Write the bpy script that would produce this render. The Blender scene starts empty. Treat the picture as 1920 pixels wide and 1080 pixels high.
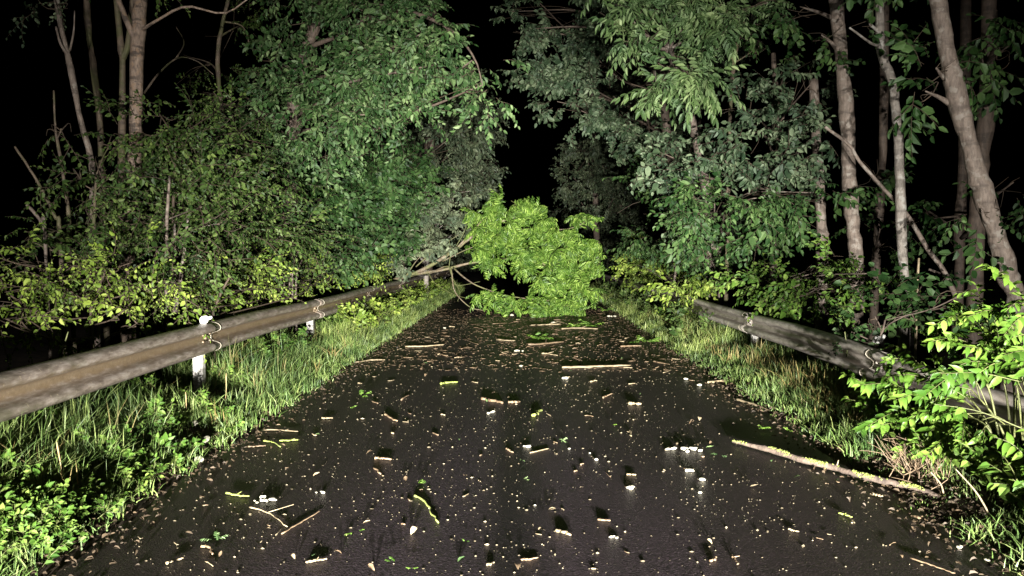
import bpy, math, random
import numpy as np
from mathutils import Vector, Matrix, Euler

SC = bpy.context.scene
COL = SC.collection
random.seed(7)
RNG = np.random.default_rng(11)
PI = math.pi

# ------------------------------------------------------------------ camera
CAM_H = 1.55
LENS = 26.0
FPX = LENS / 36.0 * 1920.0
PITCH = math.atan(67 / FPX)      # the road's vanishing point sits above the frame's middle
YAW = math.atan(20 / FPX)
cam_d = bpy.data.cameras.new('camera')
cam = bpy.data.objects.new('camera', cam_d)
COL.objects.link(cam)
cam_d.lens = LENS
cam_d.sensor_width = 36.0
cam_d.clip_start = 0.05
cam_d.clip_end = 600
cam.location = (0, 0, CAM_H)
cam.rotation_euler = (PI / 2 - PITCH, 0, YAW)
SC.camera = cam
CAM_R = np.array(Euler((PI / 2 - PITCH, 0, YAW)).to_matrix())

# ------------------------------------------------------------------ night sky
world = bpy.data.worlds.new('World')
SC.world = world
world.use_nodes = True
wn = world.node_tree
bg = wn.nodes['Background']
sky_n = wn.nodes.new('ShaderNodeTexSky')
sky_n.sky_type = 'NISHITA'
sky_n.sun_disc = False
sky_n.sun_elevation = math.radians(-8)
sky_n.sun_rotation = math.radians(180)
wn.links.new(sky_n.outputs['Color'], bg.inputs['Color'])
bg.inputs['Strength'].default_value = 0.004

# ------------------------------------------------------------------ headlights of the vehicle standing behind the photographer
def headlight(x, power_main, power_dip):
    for (kind, size, power, tilt, blend) in (('main', 36, power_main, -0.9, 1.0), ('wide', 64, power_dip, -6.5, 1.0)):
        ld = bpy.data.lights.new('headlight_' + kind, 'SPOT')
        ld.energy = power
        ld.color = (1.0, 0.965, 0.9)
        ld.spot_size = math.radians(size)
        ld.spot_blend = blend
        ld.shadow_soft_size = 0.07
        lo = bpy.data.objects.new('headlight_' + kind, ld)
        COL.objects.link(lo)
        lo.location = (x, -7.0, 0.66)
        lo.rotation_euler = (PI / 2 + math.radians(tilt), 0, math.radians(1.5))
headlight(-0.1, 38000, 18500)
headlight(1.25, 38000, 18500)

SC.view_settings.view_transform = 'Standard'
SC.view_settings.look = 'None'
SC.view_settings.exposure = 0.0
SC.view_settings.gamma = 1.0
SC.view_settings.use_curve_mapping = False
SC.render.engine = 'CYCLES'
SC.cycles.use_denoising = True
SC.cycles.max_bounces = 5
SC.cycles.diffuse_bounces = 1
SC.cycles.glossy_bounces = 2
SC.cycles.transmission_bounces = 2
SC.cycles.sample_clamp_indirect = 3.0

# ------------------------------------------------------------------ helpers
def at(px, py, Y):
    """world point seen at photograph pixel (px, py) on the plane Y metres ahead"""
    r = CAM_R @ np.array([(px - 960) / FPX, (540 - py) / FPX, -1.0])
    k = Y / r[1]
    return np.array([r[0] * k, Y, CAM_H + r[2] * k])

def ground_at(px, py, z=0.0):
    r = CAM_R @ np.array([(px - 960) / FPX, (540 - py) / FPX, -1.0])
    k = (z - CAM_H) / r[2]
    return np.array([r[0] * k, r[1] * k, z])

def to_px(P):
    Q = (np.asarray(P, float) - np.array([0, 0, CAM_H])) @ CAM_R
    return np.stack([960 + FPX * Q[..., 0] / -Q[..., 2], 540 - FPX * Q[..., 1] / -Q[..., 2]], -1)

def mesh_data(name, V, quads=None, tris=None, smooth=True):
    V = np.ascontiguousarray(V, dtype=np.float32)
    me = bpy.data.meshes.new(name)
    me.vertices.add(len(V))
    me.vertices.foreach_set('co', V.ravel())
    q = np.zeros((0, 4), np.int32) if quads is None else np.asarray(quads, np.int32).reshape(-1, 4)
    t = np.zeros((0, 3), np.int32) if tris is None else np.asarray(tris, np.int32).reshape(-1, 3)
    loops = np.concatenate([q.ravel(), t.ravel()])
    me.loops.add(len(loops))
    me.loops.foreach_set('vertex_index', loops)
    tot = np.concatenate([np.full(len(q), 4, np.int32), np.full(len(t), 3, np.int32)])
    start = np.concatenate([[0], np.cumsum(tot)[:-1]]).astype(np.int32)
    me.polygons.add(len(tot))
    me.polygons.foreach_set('loop_start', start)
    me.polygons.foreach_set('loop_total', tot)
    me.polygons.foreach_set('use_smooth', np.full(len(tot), smooth))
    me.update(calc_edges=True)
    me.validate()
    return me

def root_loc(o):
    while o.parent:
        o = o.parent
    return np.array(o.location)

def link(name, me, mat=None, parent=None, kind=None, label=None):
    o = bpy.data.objects.new(name, me)
    COL.objects.link(o)
    if mat is not None and not me.materials:
        me.materials.append(mat)
    if parent is not None:
        o.parent = parent
    if kind:
        o['kind'] = kind
    if label:
        o['label'] = label
    return o

def mk(name, V, quads=None, tris=None, mat=None, parent=None, kind=None, smooth=True, label=None):
    V = np.asarray(V, float)
    if parent is not None:
        V = V - root_loc(parent)
    return link(name, mesh_data(name, V, quads, tris, smooth), mat, parent, kind, label)

def thing(name, label, cat, loc, group=None):
    o = bpy.data.objects.new(name, None)
    COL.objects.link(o)
    o.location = [float(c) for c in loc]
    tag(o, label, cat, group)
    return o

def tag(o, label, cat, group=None):
    o['label'] = label
    o['category'] = cat
    if group:
        o['group'] = group
    return o

class Geo:
    def __init__(s):
        s.V, s.Q, s.T, s.n = [], [], [], 0
    def add(s, V, Q=None, T=None):
        V = np.asarray(V, float).reshape(-1, 3)
        if Q is not None and len(Q):
            s.Q.append(np.asarray(Q).reshape(-1, 4) + s.n)
        if T is not None and len(T):
            s.T.append(np.asarray(T).reshape(-1, 3) + s.n)
        s.V.append(V)
        s.n += len(V)
        return s
    def arrays(s):
        V = np.concatenate(s.V) if s.V else np.zeros((0, 3))
        Q = np.concatenate(s.Q) if s.Q else np.zeros((0, 4), int)
        T = np.concatenate(s.T) if s.T else np.zeros((0, 3), int)
        return V, Q, T
    def mk(s, name, mat, parent=None, kind=None, smooth=True, label=None):
        V, Q, T = s.arrays()
        return mk(name, V, Q, T, mat, parent, kind, smooth, label)

def spline(P, n):
    """Catmull-Rom through the control points"""
    P = np.asarray(P, float)
    if len(P) == 2:
        t = np.linspace(0, 1, n)[:, None]
        return P[0] * (1 - t) + P[1] * t
    Q = np.concatenate([[2 * P[0] - P[1]], P, [2 * P[-1] - P[-2]]])
    u = np.linspace(0, len(P) - 1 - 1e-6, n)
    i = u.astype(int)
    f = (u - i)[:, None]
    a, b, c, d = Q[i], Q[i + 1], Q[i + 2], Q[i + 3]
    return 0.5 * (2 * b + (c - a) * f + (2 * a - 5 * b + 4 * c - d) * f ** 2 + (3 * b - a - 3 * c + d) * f ** 3)

def tube(path, r, sides=8, rough=0.0, cap=True):
    path = np.asarray(path, float)
    n = len(path)
    r = np.broadcast_to(np.asarray(r, float), (n,)).copy()
    tan = np.gradient(path, axis=0)
    tan /= np.linalg.norm(tan, axis=1)[:, None] + 1e-12
    ref = np.array([0.13, 0.31, 0.94]) if abs(tan[:, 2]).mean() < 0.75 else np.array([0.9, 0.4, 0.1])
    u = np.cross(tan, ref)
    u /= np.linalg.norm(u, axis=1)[:, None]
    v = np.cross(tan, u)
    a = np.linspace(0, 2 * PI, sides, endpoint=False)
    rad = r[:, None] * (1 + rough * RNG.standard_normal((n, sides)))
    V = path[:, None, :] + rad[..., None] * (np.cos(a)[None, :, None] * u[:, None, :] + np.sin(a)[None, :, None] * v[:, None, :])
    V = V.reshape(-1, 3)
    i = np.arange(n - 1)[:, None] * sides
    j = np.arange(sides)[None, :]
    k = (j + 1) % sides
    Q = np.stack([i + j, i + k, i + sides + k, i + sides + j], -1).reshape(-1, 4)
    T = np.zeros((0, 3), int)
    if cap:
        V = np.concatenate([V, path[:1], path[-1:]])
        c0, c1 = n * sides, n * sides + 1
        jj, kk = np.arange(sides), (np.arange(sides) + 1) % sides
        T = np.concatenate([np.stack([np.full(sides, c0), kk, jj], -1),
                            np.stack([np.full(sides, c1), (n - 1) * sides + jj, (n - 1) * sides + kk], -1)])
    return V, Q, T

def box(c, s, rz=0.0):
    x, y, z = np.array(s) / 2
    V = np.array([[-x, -y, -z], [x, -y, -z], [x, y, -z], [-x, y, -z], [-x, -y, z], [x, -y, z], [x, y, z], [-x, y, z]])
    R = np.array([[math.cos(rz), -math.sin(rz), 0], [math.sin(rz), math.cos(rz), 0], [0, 0, 1]])
    Q = [[0, 3, 2, 1], [4, 5, 6, 7], [0, 1, 5, 4], [1, 2, 6, 5], [2, 3, 7, 6], [3, 0, 4, 7]]
    return V @ R.T + np.asarray(c), Q

def value_noise(x, seed=0):
    x = np.asarray(x, float)
    i = np.floor(x).astype(int)
    f = x - i
    f = f * f * (3 - 2 * f)
    h = lambda k: np.modf(np.sin((k + seed * 131.7) * 127.1) * 43758.5453)[0]
    return h(i) * (1 - f) + h(i + 1) * f

def vnoise2(x, y, seed=0):
    x, y = np.asarray(x, float), np.asarray(y, float)
    i, j = np.floor(x), np.floor(y)
    f, g = x - i, y - j
    f = f * f * (3 - 2 * f)
    g = g * g * (3 - 2 * g)
    h = lambda a, b: np.abs(np.modf(np.sin(a * 127.1 + b * 311.7 + seed * 74.7) * 43758.5453)[0])
    return (h(i, j) * (1 - f) + h(i + 1, j) * f) * (1 - g) + (h(i, j + 1) * (1 - f) + h(i + 1, j + 1) * f) * g

# ------------------------------------------------------------------ materials
def new_mat(name):
    m = bpy.data.materials.new(name)
    m.use_nodes = True
    nt = m.node_tree
    return m, nt, nt.nodes['Principled BSDF']

def N(nt, t, **kw):
    n = nt.nodes.new(t)
    for k, v in kw.items():
        if k in n.inputs:
            n.inputs[k].default_value = v
        else:
            setattr(n, k, v)
    return n

def ramp(nt, fac, stops):
    r = nt.nodes.new('ShaderNodeValToRGB')
    e = r.color_ramp.elements
    while len(e) < len(stops):
        e.new(0.5)
    for el, (p, c) in zip(e, stops):
        el.position = p
        el.color = (*c, 1) if len(c) == 3 else c
    nt.links.new(fac, r.inputs[0])
    return r.outputs['Color']

def mix(nt, fac, a, b, mode='MIX'):
    m = nt.nodes.new('ShaderNodeMix')
    m.data_type = 'RGBA'
    m.blend_type = mode
    for sock, v in ((m.inputs[0], fac), (m.inputs[6], a), (m.inputs[7], b)):
        if hasattr(v, 'is_linked'):
            nt.links.new(v, sock)
        else:
            sock.default_value = v if isinstance(v, (int, float)) else (*v, 1)
    return m.outputs[2]

def leaf_mat(name, dark, mid, light, rough=0.5, spec=0.16, trans=0.2, obj_random=False, patch_scale=2.2):
    """wet leaves: colour differs from leaf to leaf, a little light passes through"""
    m, nt, b = new_mat(name)
    g = N(nt, 'ShaderNodeNewGeometry')
    fac = g.outputs['Random Per Island']
    if obj_random:
        oi = N(nt, 'ShaderNodeObjectInfo')
        ad = N(nt, 'ShaderNodeMath', operation='ADD')
        nt.links.new(fac, ad.inputs[0])
        nt.links.new(oi.outputs['Random'], ad.inputs[1])
        fr = N(nt, 'ShaderNodeMath', operation='FRACT')
        nt.links.new(ad.outputs[0], fr.inputs[0])
        fac = fr.outputs[0]
    nz = N(nt, 'ShaderNodeTexNoise', Scale=patch_scale, Detail=3.0)
    nt.links.new(g.outputs['Position'], nz.inputs['Vector'])
    base = ramp(nt, fac, [(0.0, dark), (0.5, mid), (1.0, light)])
    # whole sprays differ too: old and fresh shoots, plus clump shade painted in
    patch = ramp(nt, nz.outputs['Fac'], [(0.36, (0.42, 0.5, 0.5)), (0.64, (1.08, 1.04, 1.0))])
    c = mix(nt, 1.0, base, patch, 'MULTIPLY')
    nt.links.new(c, b.inputs['Base Color'])
    b.inputs['Roughness'].default_value = rough
    b.inputs['Specular IOR Level'].default_value = spec
    tr = N(nt, 'ShaderNodeBsdfTranslucent')
    nt.links.new(c, tr.inputs['Color'])
    ms = N(nt, 'ShaderNodeMixShader')
    ms.inputs[0].default_value = trans
    nt.links.new(b.outputs[0], ms.inputs[1])
    nt.links.new(tr.outputs[0], ms.inputs[2])
    nt.links.new(ms.outputs[0], nt.nodes['Material Output'].inputs['Surface'])
    return m

def bark_mat(name, dark, light, lichen=None, moss=None, scale=7.0, band=0.5):
    m, nt, b = new_mat(name)
    tc = N(nt, 'ShaderNodeTexCoord')
    mp = N(nt, 'ShaderNodeMapping')
    mp.inputs['Scale'].default_value = (1, 1, 0.3)
    nt.links.new(tc.outputs['Object'], mp.inputs['Vector'])
    nz = N(nt, 'ShaderNodeTexNoise', Scale=scale * 4, Detail=6.0, Roughness=0.65)
    nt.links.new(mp.outputs[0], nz.inputs['Vector'])
    c = ramp(nt, nz.outputs['Fac'], [(0.3, dark), (0.66, light)])
    mp2 = N(nt, 'ShaderNodeMapping')
    mp2.inputs['Scale'].default_value = (0.6, 0.6, 2.2)
    nt.links.new(tc.outputs['Object'], mp2.inputs['Vector'])
    n2 = N(nt, 'ShaderNodeTexNoise', Scale=scale * 0.8, Detail=3.0)
    nt.links.new(mp2.outputs[0], n2.inputs['Vector'])
    c = mix(nt, ramp(nt, n2.outputs['Fac'], [(0.52, (0, 0, 0)), (0.62, (band, band, band))]), c, tuple(x * 0.45 for x in dark))
    if lichen:
        n3 = N(nt, 'ShaderNodeTexNoise', Scale=scale * 1.5, Detail=4.0)
        nt.links.new(tc.outputs['Object'], n3.inputs['Vector'])
        c = mix(nt, ramp(nt, n3.outputs['Fac'], [(0.55, (0, 0, 0)), (0.64, (0.7, 0.7, 0.7))]), c, lichen)
    if moss:
        n4 = N(nt, 'ShaderNodeTexNoise', Scale=scale * 0.5, Detail=4.0)
        nt.links.new(tc.outputs['Object'], n4.inputs['Vector'])
        c = mix(nt, ramp(nt, n4.outputs['Fac'], [(0.45, (0, 0, 0)), (0.6, (0.8, 0.8, 0.8))]), c, moss)
    nt.links.new(c, b.inputs['Base Color'])
    b.inputs['Roughness'].default_value = 0.75
    bp = N(nt, 'ShaderNodeBump', Strength=0.6, Distance=0.02)
    nt.links.new(nz.outputs['Fac'], bp.inputs['Height'])
    nt.links.new(bp.outputs[0], b.inputs['Normal'])
    return m

def plain_mat(name, c1, c2, scale=20.0, rough=0.6, spec=0.4, bump=0.3, per_object=False):
    m, nt, b = new_mat(name)
    tc = N(nt, 'ShaderNodeTexCoord')
    nz = N(nt, 'ShaderNodeTexNoise', Scale=scale, Detail=5.0, Roughness=0.6)
    nt.links.new(tc.outputs['Object'], nz.inputs['Vector'])
    c = ramp(nt, nz.outputs['Fac'], [(0.3, c1), (0.7, c2)])
    if per_object:
        oi = N(nt, 'ShaderNodeObjectInfo')
        c = mix(nt, 1.0, c, ramp(nt, oi.outputs['Random'], [(0, (0.5, 0.5, 0.5)), (1, (1, 1, 1))]), 'MULTIPLY')
    else:
        g = N(nt, 'ShaderNodeNewGeometry')
        c = mix(nt, 1.0, c, ramp(nt, g.outputs['Random Per Island'], [(0, (0.5, 0.5, 0.5)), (1, (1, 1, 1))]), 'MULTIPLY')
    nt.links.new(c, b.inputs['Base Color'])
    b.inputs['Roughness'].default_value = rough
    b.inputs['Specular IOR Level'].default_value = spec
    bp = N(nt, 'ShaderNodeBump', Strength=bump, Distance=0.01)
    nt.links.new(nz.outputs['Fac'], bp.inputs['Height'])
    nt.links.new(bp.outputs[0], b.inputs['Normal'])
    return m

def asphalt_mat():
    m, nt, b = new_mat('wet_asphalt')
    tc = N(nt, 'ShaderNodeTexCoord')
    grit = N(nt, 'ShaderNodeTexVoronoi', Scale=95.0)
    nt.links.new(tc.outputs['Object'], grit.inputs['Vector'])
    fine = N(nt, 'ShaderNodeTexNoise', Scale=60.0, Detail=6.0, Roughness=0.7)
    nt.links.new(tc.outputs['Object'], fine.inputs['Vector'])
    mp = N(nt, 'ShaderNodeMapping')
    mp.inputs['Scale'].default_value = (1.0, 0.16, 1)
    nt.links.new(tc.outputs['Object'], mp.inputs['Vector'])
    worn = N(nt, 'ShaderNodeTexNoise', Scale=1.3, Detail=4.0)
    nt.links.new(mp.outputs[0], worn.inputs['Vector'])
    c = ramp(nt, fine.outputs['Fac'], [(0.34, (0.003, 0.0022, 0.0025)), (0.68, (0.04, 0.03, 0.036))])
    c = mix(nt, ramp(nt, grit.outputs['Color'], [(0.86, (0, 0, 0)), (0.97, (0.5, 0.5, 0.5))]), c, (0.1, 0.085, 0.09))
    c = mix(nt, ramp(nt, worn.outputs['Fac'], [(0.35, (0.5, 0.5, 0.5)), (0.6, (0, 0, 0))]), c, (0.008, 0.006, 0.005))
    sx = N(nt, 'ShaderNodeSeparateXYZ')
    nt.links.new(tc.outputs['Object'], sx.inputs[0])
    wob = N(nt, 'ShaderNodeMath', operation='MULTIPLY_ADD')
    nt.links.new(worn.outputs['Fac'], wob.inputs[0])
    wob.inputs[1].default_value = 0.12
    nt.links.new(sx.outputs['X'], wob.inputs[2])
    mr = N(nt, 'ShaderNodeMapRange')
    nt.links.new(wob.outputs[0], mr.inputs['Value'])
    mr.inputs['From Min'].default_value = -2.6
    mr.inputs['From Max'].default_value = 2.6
    band = ramp(nt, mr.outputs[0], [(0.0, (0.5, 0.42, 0.36)), (0.2, (0.75, 0.66, 0.6)), (0.36, (1.15, 1.08, 1.12)), (0.465, (1.1, 1.05, 1.15)), (0.49, (0.38, 0.34, 0.37)),  # lighter wheel tracks; dark centre streak is a shadow painted into the colour
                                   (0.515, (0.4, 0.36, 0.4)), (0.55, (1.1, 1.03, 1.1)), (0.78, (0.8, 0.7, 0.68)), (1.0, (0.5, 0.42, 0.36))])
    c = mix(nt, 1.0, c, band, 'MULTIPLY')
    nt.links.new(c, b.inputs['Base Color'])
    b.inputs['Roughness'].default_value = 0.55
    b.inputs['Specular IOR Level'].default_value = 0.25
    b.inputs['Coat Weight'].default_value = 0.2
    b.inputs['Coat IOR'].default_value = 1.33
    cr = ramp(nt, worn.outputs['Fac'], [(0.3, (0.2,) * 3), (0.65, (0.42,) * 3)])
    nt.links.new(cr, b.inputs['Coat Roughness'])
    inv = N(nt, 'ShaderNodeMath', operation='SUBTRACT')
    inv.inputs[0].default_value = 1.0
    nt.links.new(grit.outputs['Distance'], inv.inputs[1])
    ad = N(nt, 'ShaderNodeMath', operation='MULTIPLY_ADD')
    nt.links.new(inv.outputs[0], ad.inputs[0])
    ad.inputs[1].default_value = 0.6
    nt.links.new(fine.outputs['Fac'], ad.inputs[2])
    bp = N(nt, 'ShaderNodeBump', Strength=1.0, Distance=0.008)
    nt.links.new(ad.outputs[0], bp.inputs['Height'])
    nt.links.new(bp.outputs[0], b.inputs['Normal'])
    bp2 = N(nt, 'ShaderNodeBump', Strength=0.45, Distance=0.006)
    nt.links.new(ad.outputs[0], bp2.inputs['Height'])
    nt.links.new(bp2.outputs[0], b.inputs['Coat Normal'])
    return m

def rail_mat(name, c0, c1, c2, spots, zc, dirt):
    m, nt, b = new_mat(name)
    tc = N(nt, 'ShaderNodeTexCoord')
    mp = N(nt, 'ShaderNodeMapping')
    mp.inputs['Scale'].default_value = (1, 0.28, 1)
    nt.links.new(tc.outputs['Object'], mp.inputs['Vector'])
    nz = N(nt, 'ShaderNodeTexNoise', Scale=26.0, Detail=6.0, Roughness=0.65)
    nt.links.new(mp.outputs[0], nz.inputs['Vector'])
    c = ramp(nt, nz.outputs['Fac'], [(0.3, c0), (0.5, c1), (0.72, c2)])
    n2 = N(nt, 'ShaderNodeTexNoise', Scale=38.0, Detail=5.0, Roughness=0.75)
    nt.links.new(tc.outputs['Object'], n2.inputs['Vector'])
    c = mix(nt, ramp(nt, n2.outputs['Fac'], [(0.60, (0, 0, 0)), (0.66, (0.75, 0.75, 0.75))]), c, spots)
    n3 = N(nt, 'ShaderNodeTexNoise', Scale=4.0, Detail=4.0)
    nt.links.new(tc.outputs['Object'], n3.inputs['Vector'])
    c = mix(nt, ramp(nt, n3.outputs['Fac'], [(0.5, (0, 0, 0)), (0.68, (0.55, 0.55, 0.55))]), c, (0.06, 0.065, 0.03))
    # rust and road dirt clinging to the middle of the beam
    sx = N(nt, 'ShaderNodeSeparateXYZ')
    nt.links.new(tc.outputs['Object'], sx.inputs[0])
    d0 = N(nt, 'ShaderNodeMath', operation='SUBTRACT')
    nt.links.new(sx.outputs['Z'], d0.inputs[0])
    d0.inputs[1].default_value = zc
    d1 = N(nt, 'ShaderNodeMath', operation='ABSOLUTE')
    nt.links.new(d0.outputs[0], d1.inputs[0])
    d2 = N(nt, 'ShaderNodeMath', operation='MULTIPLY_ADD')
    nt.links.new(nz.outputs['Fac'], d2.inputs[0])
    d2.inputs[1].default_value = 0.09
    nt.links.new(d1.outputs[0], d2.inputs[2])
    c = mix(nt, ramp(nt, d2.outputs[0], [(0.075, (dirt,) * 3), (0.12, (0, 0, 0))]), c, mix(nt, n2.outputs['Fac'], (0.05, 0.032, 0.018), (0.26, 0.19, 0.11)))
    nt.links.new(c, b.inputs['Base Color'])
    b.inputs['Metallic'].default_value = 0.1
    b.inputs['Roughness'].default_value = 0.42
    bp = N(nt, 'ShaderNodeBump', Strength=0.25, Distance=0.005)
    nt.links.new(n2.outputs['Fac'], bp.inputs['Height'])
    nt.links.new(bp.outputs[0], b.inputs['Normal'])
    return m

M = {}
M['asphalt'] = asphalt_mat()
M['soil'] = plain_mat('dark_soil', (0.012, 0.009, 0.006), (0.05, 0.036, 0.022), 9.0, 0.9, 0.2, 0.8)
M['rail'] = rail_mat('weathered_brown_rail_steel', (0.085, 0.066, 0.052), (0.2, 0.165, 0.138), (0.36, 0.32, 0.28), (0.48, 0.41, 0.29), 0.672, 0.85)
M['rail_grey'] = rail_mat('weathered_grey_rail_steel', (0.3, 0.26, 0.23), (0.5, 0.45, 0.4), (0.66, 0.61, 0.56), (0.66, 0.6, 0.5), 0.5, 0.25)
M['galv'] = plain_mat('pale_galvanised_steel', (0.25, 0.24, 0.22), (0.62, 0.6, 0.56), 30.0, 0.45, 0.5, 0.2)
M['lip'] = plain_mat('bare_rail_edge', (0.42, 0.38, 0.3), (0.62, 0.56, 0.44), 30.0, 0.45, 0.5, 0.1)
M['reflector'] = plain_mat('white_reflector_plastic', (0.78, 0.76, 0.7), (0.86, 0.85, 0.8), 12.0, 0.3, 0.5, 0.05)
M['bark_pale'] = bark_mat('pale_smooth_bark', (0.07, 0.052, 0.04), (0.18, 0.142, 0.115), (0.23, 0.205, 0.175))
M['bark_grey'] = bark_mat('grey_lichen_bark', (0.1, 0.085, 0.07), (0.25, 0.22, 0.19), (0.32, 0.31, 0.28))
M['bark_brown'] = bark_mat('brown_bark', (0.045, 0.032, 0.024), (0.12, 0.088, 0.066), None, None, 6.0)
M['bark_moss'] = bark_mat('mossy_bark', (0.06, 0.042, 0.03), (0.14, 0.105, 0.07), None, (0.06, 0.066, 0.02))
M['bark_rough'] = bark_mat('flaky_brown_bark', (0.05, 0.034, 0.025), (0.25, 0.185, 0.14), (0.2, 0.13, 0.08), None, 9.0, 0.8)
M['bark_fallen'] = bark_mat('yellow_mossy_young_bark', (0.08, 0.06, 0.036), (0.2, 0.155, 0.1), (0.22, 0.2, 0.15), (0.11, 0.12, 0.04))
M['twig'] = plain_mat('brown_twig_bark', (0.03, 0.02, 0.012), (0.085, 0.06, 0.038), 30.0, 0.8)
M['dead_wood'] = plain_mat('pale_dead_wood', (0.17, 0.13, 0.075), (0.36, 0.29, 0.18), 30.0, 0.6, per_object=True)
M['stem_green'] = plain_mat('green_shoot', (0.07, 0.085, 0.025), (0.16, 0.17, 0.06), 30.0, 0.6)
M['straw'] = plain_mat('dry_stalk', (0.26, 0.19, 0.08), (0.42, 0.33, 0.16), 12.0, 0.7)
M['litter'] = plain_mat('rotting_leaf_litter', (0.022, 0.015, 0.008), (0.085, 0.057, 0.03), 12.0, 0.7)
M['white'] = plain_mat('white_petals', (0.4, 0.38, 0.28), (0.66, 0.63, 0.5), 60.0, 0.6)
M['crumb'] = plain_mat('pale_crumbs', (0.09, 0.068, 0.04), (0.34, 0.29, 0.19), 60.0, 0.6)
M['flake'] = plain_mat('brown_flakes', (0.06, 0.04, 0.024), (0.2, 0.14, 0.085), 60.0, 0.6)
M['bark_chip'] = plain_mat('wet_bark_chip', (0.09, 0.06, 0.034), (0.27, 0.19, 0.115), 40.0, 0.55, per_object=True)
M['moss'] = plain_mat('yellow_green_moss', (0.16, 0.2, 0.035), (0.36, 0.42, 0.1), 60.0, 0.9)
M['leaf_elm'] = leaf_mat('pale_elm_leaf', (0.019, 0.05, 0.013), (0.048, 0.096, 0.03), (0.135, 0.2, 0.085))
M['leaf_dark'] = leaf_mat('dark_green_leaf', (0.014, 0.04, 0.01), (0.034, 0.076, 0.02), (0.085, 0.145, 0.05))
M['leaf_olive'] = leaf_mat('olive_shrub_leaf', (0.017, 0.038, 0.008), (0.044, 0.08, 0.017), (0.105, 0.152, 0.042))
M['leaf_lime'] = leaf_mat('yellow_green_shrub_leaf', (0.07, 0.12, 0.015), (0.15, 0.22, 0.032), (0.28, 0.35, 0.08))
M['leaf_grey'] = leaf_mat('grey_green_leaf', (0.026, 0.048, 0.022), (0.062, 0.096, 0.05), (0.16, 0.205, 0.125))
M['leaf_ash'] = leaf_mat('pale_ash_leaf', (0.04, 0.076, 0.024), (0.088, 0.142, 0.052), (0.2, 0.27, 0.125))
M['leaf_fallen'] = leaf_mat('fresh_green_ash_leaf', (0.04, 0.09, 0.011), (0.12, 0.22, 0.032), (0.26, 0.38, 0.085), 0.45, 0.2, 0.2, True, 3.0)
M['leaf_front'] = leaf_mat('fresh_wet_shrub_leaf', (0.045, 0.105, 0.012), (0.085, 0.165, 0.022), (0.155, 0.245, 0.042), 0.42, 0.22, 0.2, True)
M['leaf_silver'] = leaf_mat('silver_grey_leaf', (0.07, 0.09, 0.05), (0.13, 0.16, 0.09), (0.22, 0.26, 0.16))
M['leaf_far'] = leaf_mat('dim_woodland_leaf', (0.022, 0.034, 0.018), (0.048, 0.064, 0.034), (0.1, 0.125, 0.075))
M['leaf_wood'] = leaf_mat('woodland_leaf', (0.014, 0.04, 0.01), (0.036, 0.076, 0.02), (0.085, 0.14, 0.048))
M['grass'] = leaf_mat('verge_grass', (0.06, 0.115, 0.024), (0.125, 0.2, 0.05), (0.26, 0.32, 0.11), 0.5, 0.3, 0.2)
M['grass_pale'] = leaf_mat('pale_verge_grass', (0.1, 0.15, 0.03), (0.19, 0.26, 0.06), (0.36, 0.41, 0.15), 0.5, 0.3, 0.2)
M['grass_dry'] = leaf_mat('dry_grass', (0.13, 0.11, 0.035), (0.22, 0.18, 0.06), (0.34, 0.27, 0.11), 0.6, 0.3, 0.2)
M['weed'] = leaf_mat('verge_weed_leaf', (0.04, 0.095, 0.013), (0.085, 0.16, 0.026), (0.17, 0.245, 0.055))

# ------------------------------------------------------------------ leaves and sprays
def leaf(L, W, fold=0.16, droop=0.12):
    """one leaf along +x: a left and a right half folded along the midrib"""
    V = np.array([[0, 0, 0], [0.28 * L, 0.5 * W, fold * W], [0.68 * L, 0.4 * W, fold * W - 0.4 * droop * L],
                  [L, 0, -droop * L], [0.68 * L, -0.4 * W, fold * W - 0.4 * droop * L], [0.28 * L, -0.5 * W, fold * W]])
    Q = np.array([[0, 3, 2, 1], [0, 5, 4, 3]])
    return V, Q

def big_leaf(L, W, fold=0.14, droop=0.25):
    xs = np.array([0, 0.1, 0.25, 0.45, 0.65, 0.83, 1.0])
    ws = np.array([0.03, 0.25, 0.46, 0.5, 0.4, 0.2, 0.0])
    V, Q = [], []
    for x, w in zip(xs, ws):
        z = -droop * L * x * x
        wob = 0.02 * L * math.sin(x * 17)
        V += [[x * L, w * W, z + fold * w * W * 2 + wob], [x * L, 0, z], [x * L, -w * W, z + fold * w * W * 2 - wob]]
    for i in range(len(xs) - 1):
        a = 3 * i
        Q += [[a, a + 1, a + 4, a + 3], [a + 1, a + 2, a + 5, a + 4]]
    return np.array(V), np.array(Q)

def rot(rx, ry, rz):
    return np.array(Euler((rx, ry, rz)).to_matrix())

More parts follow.
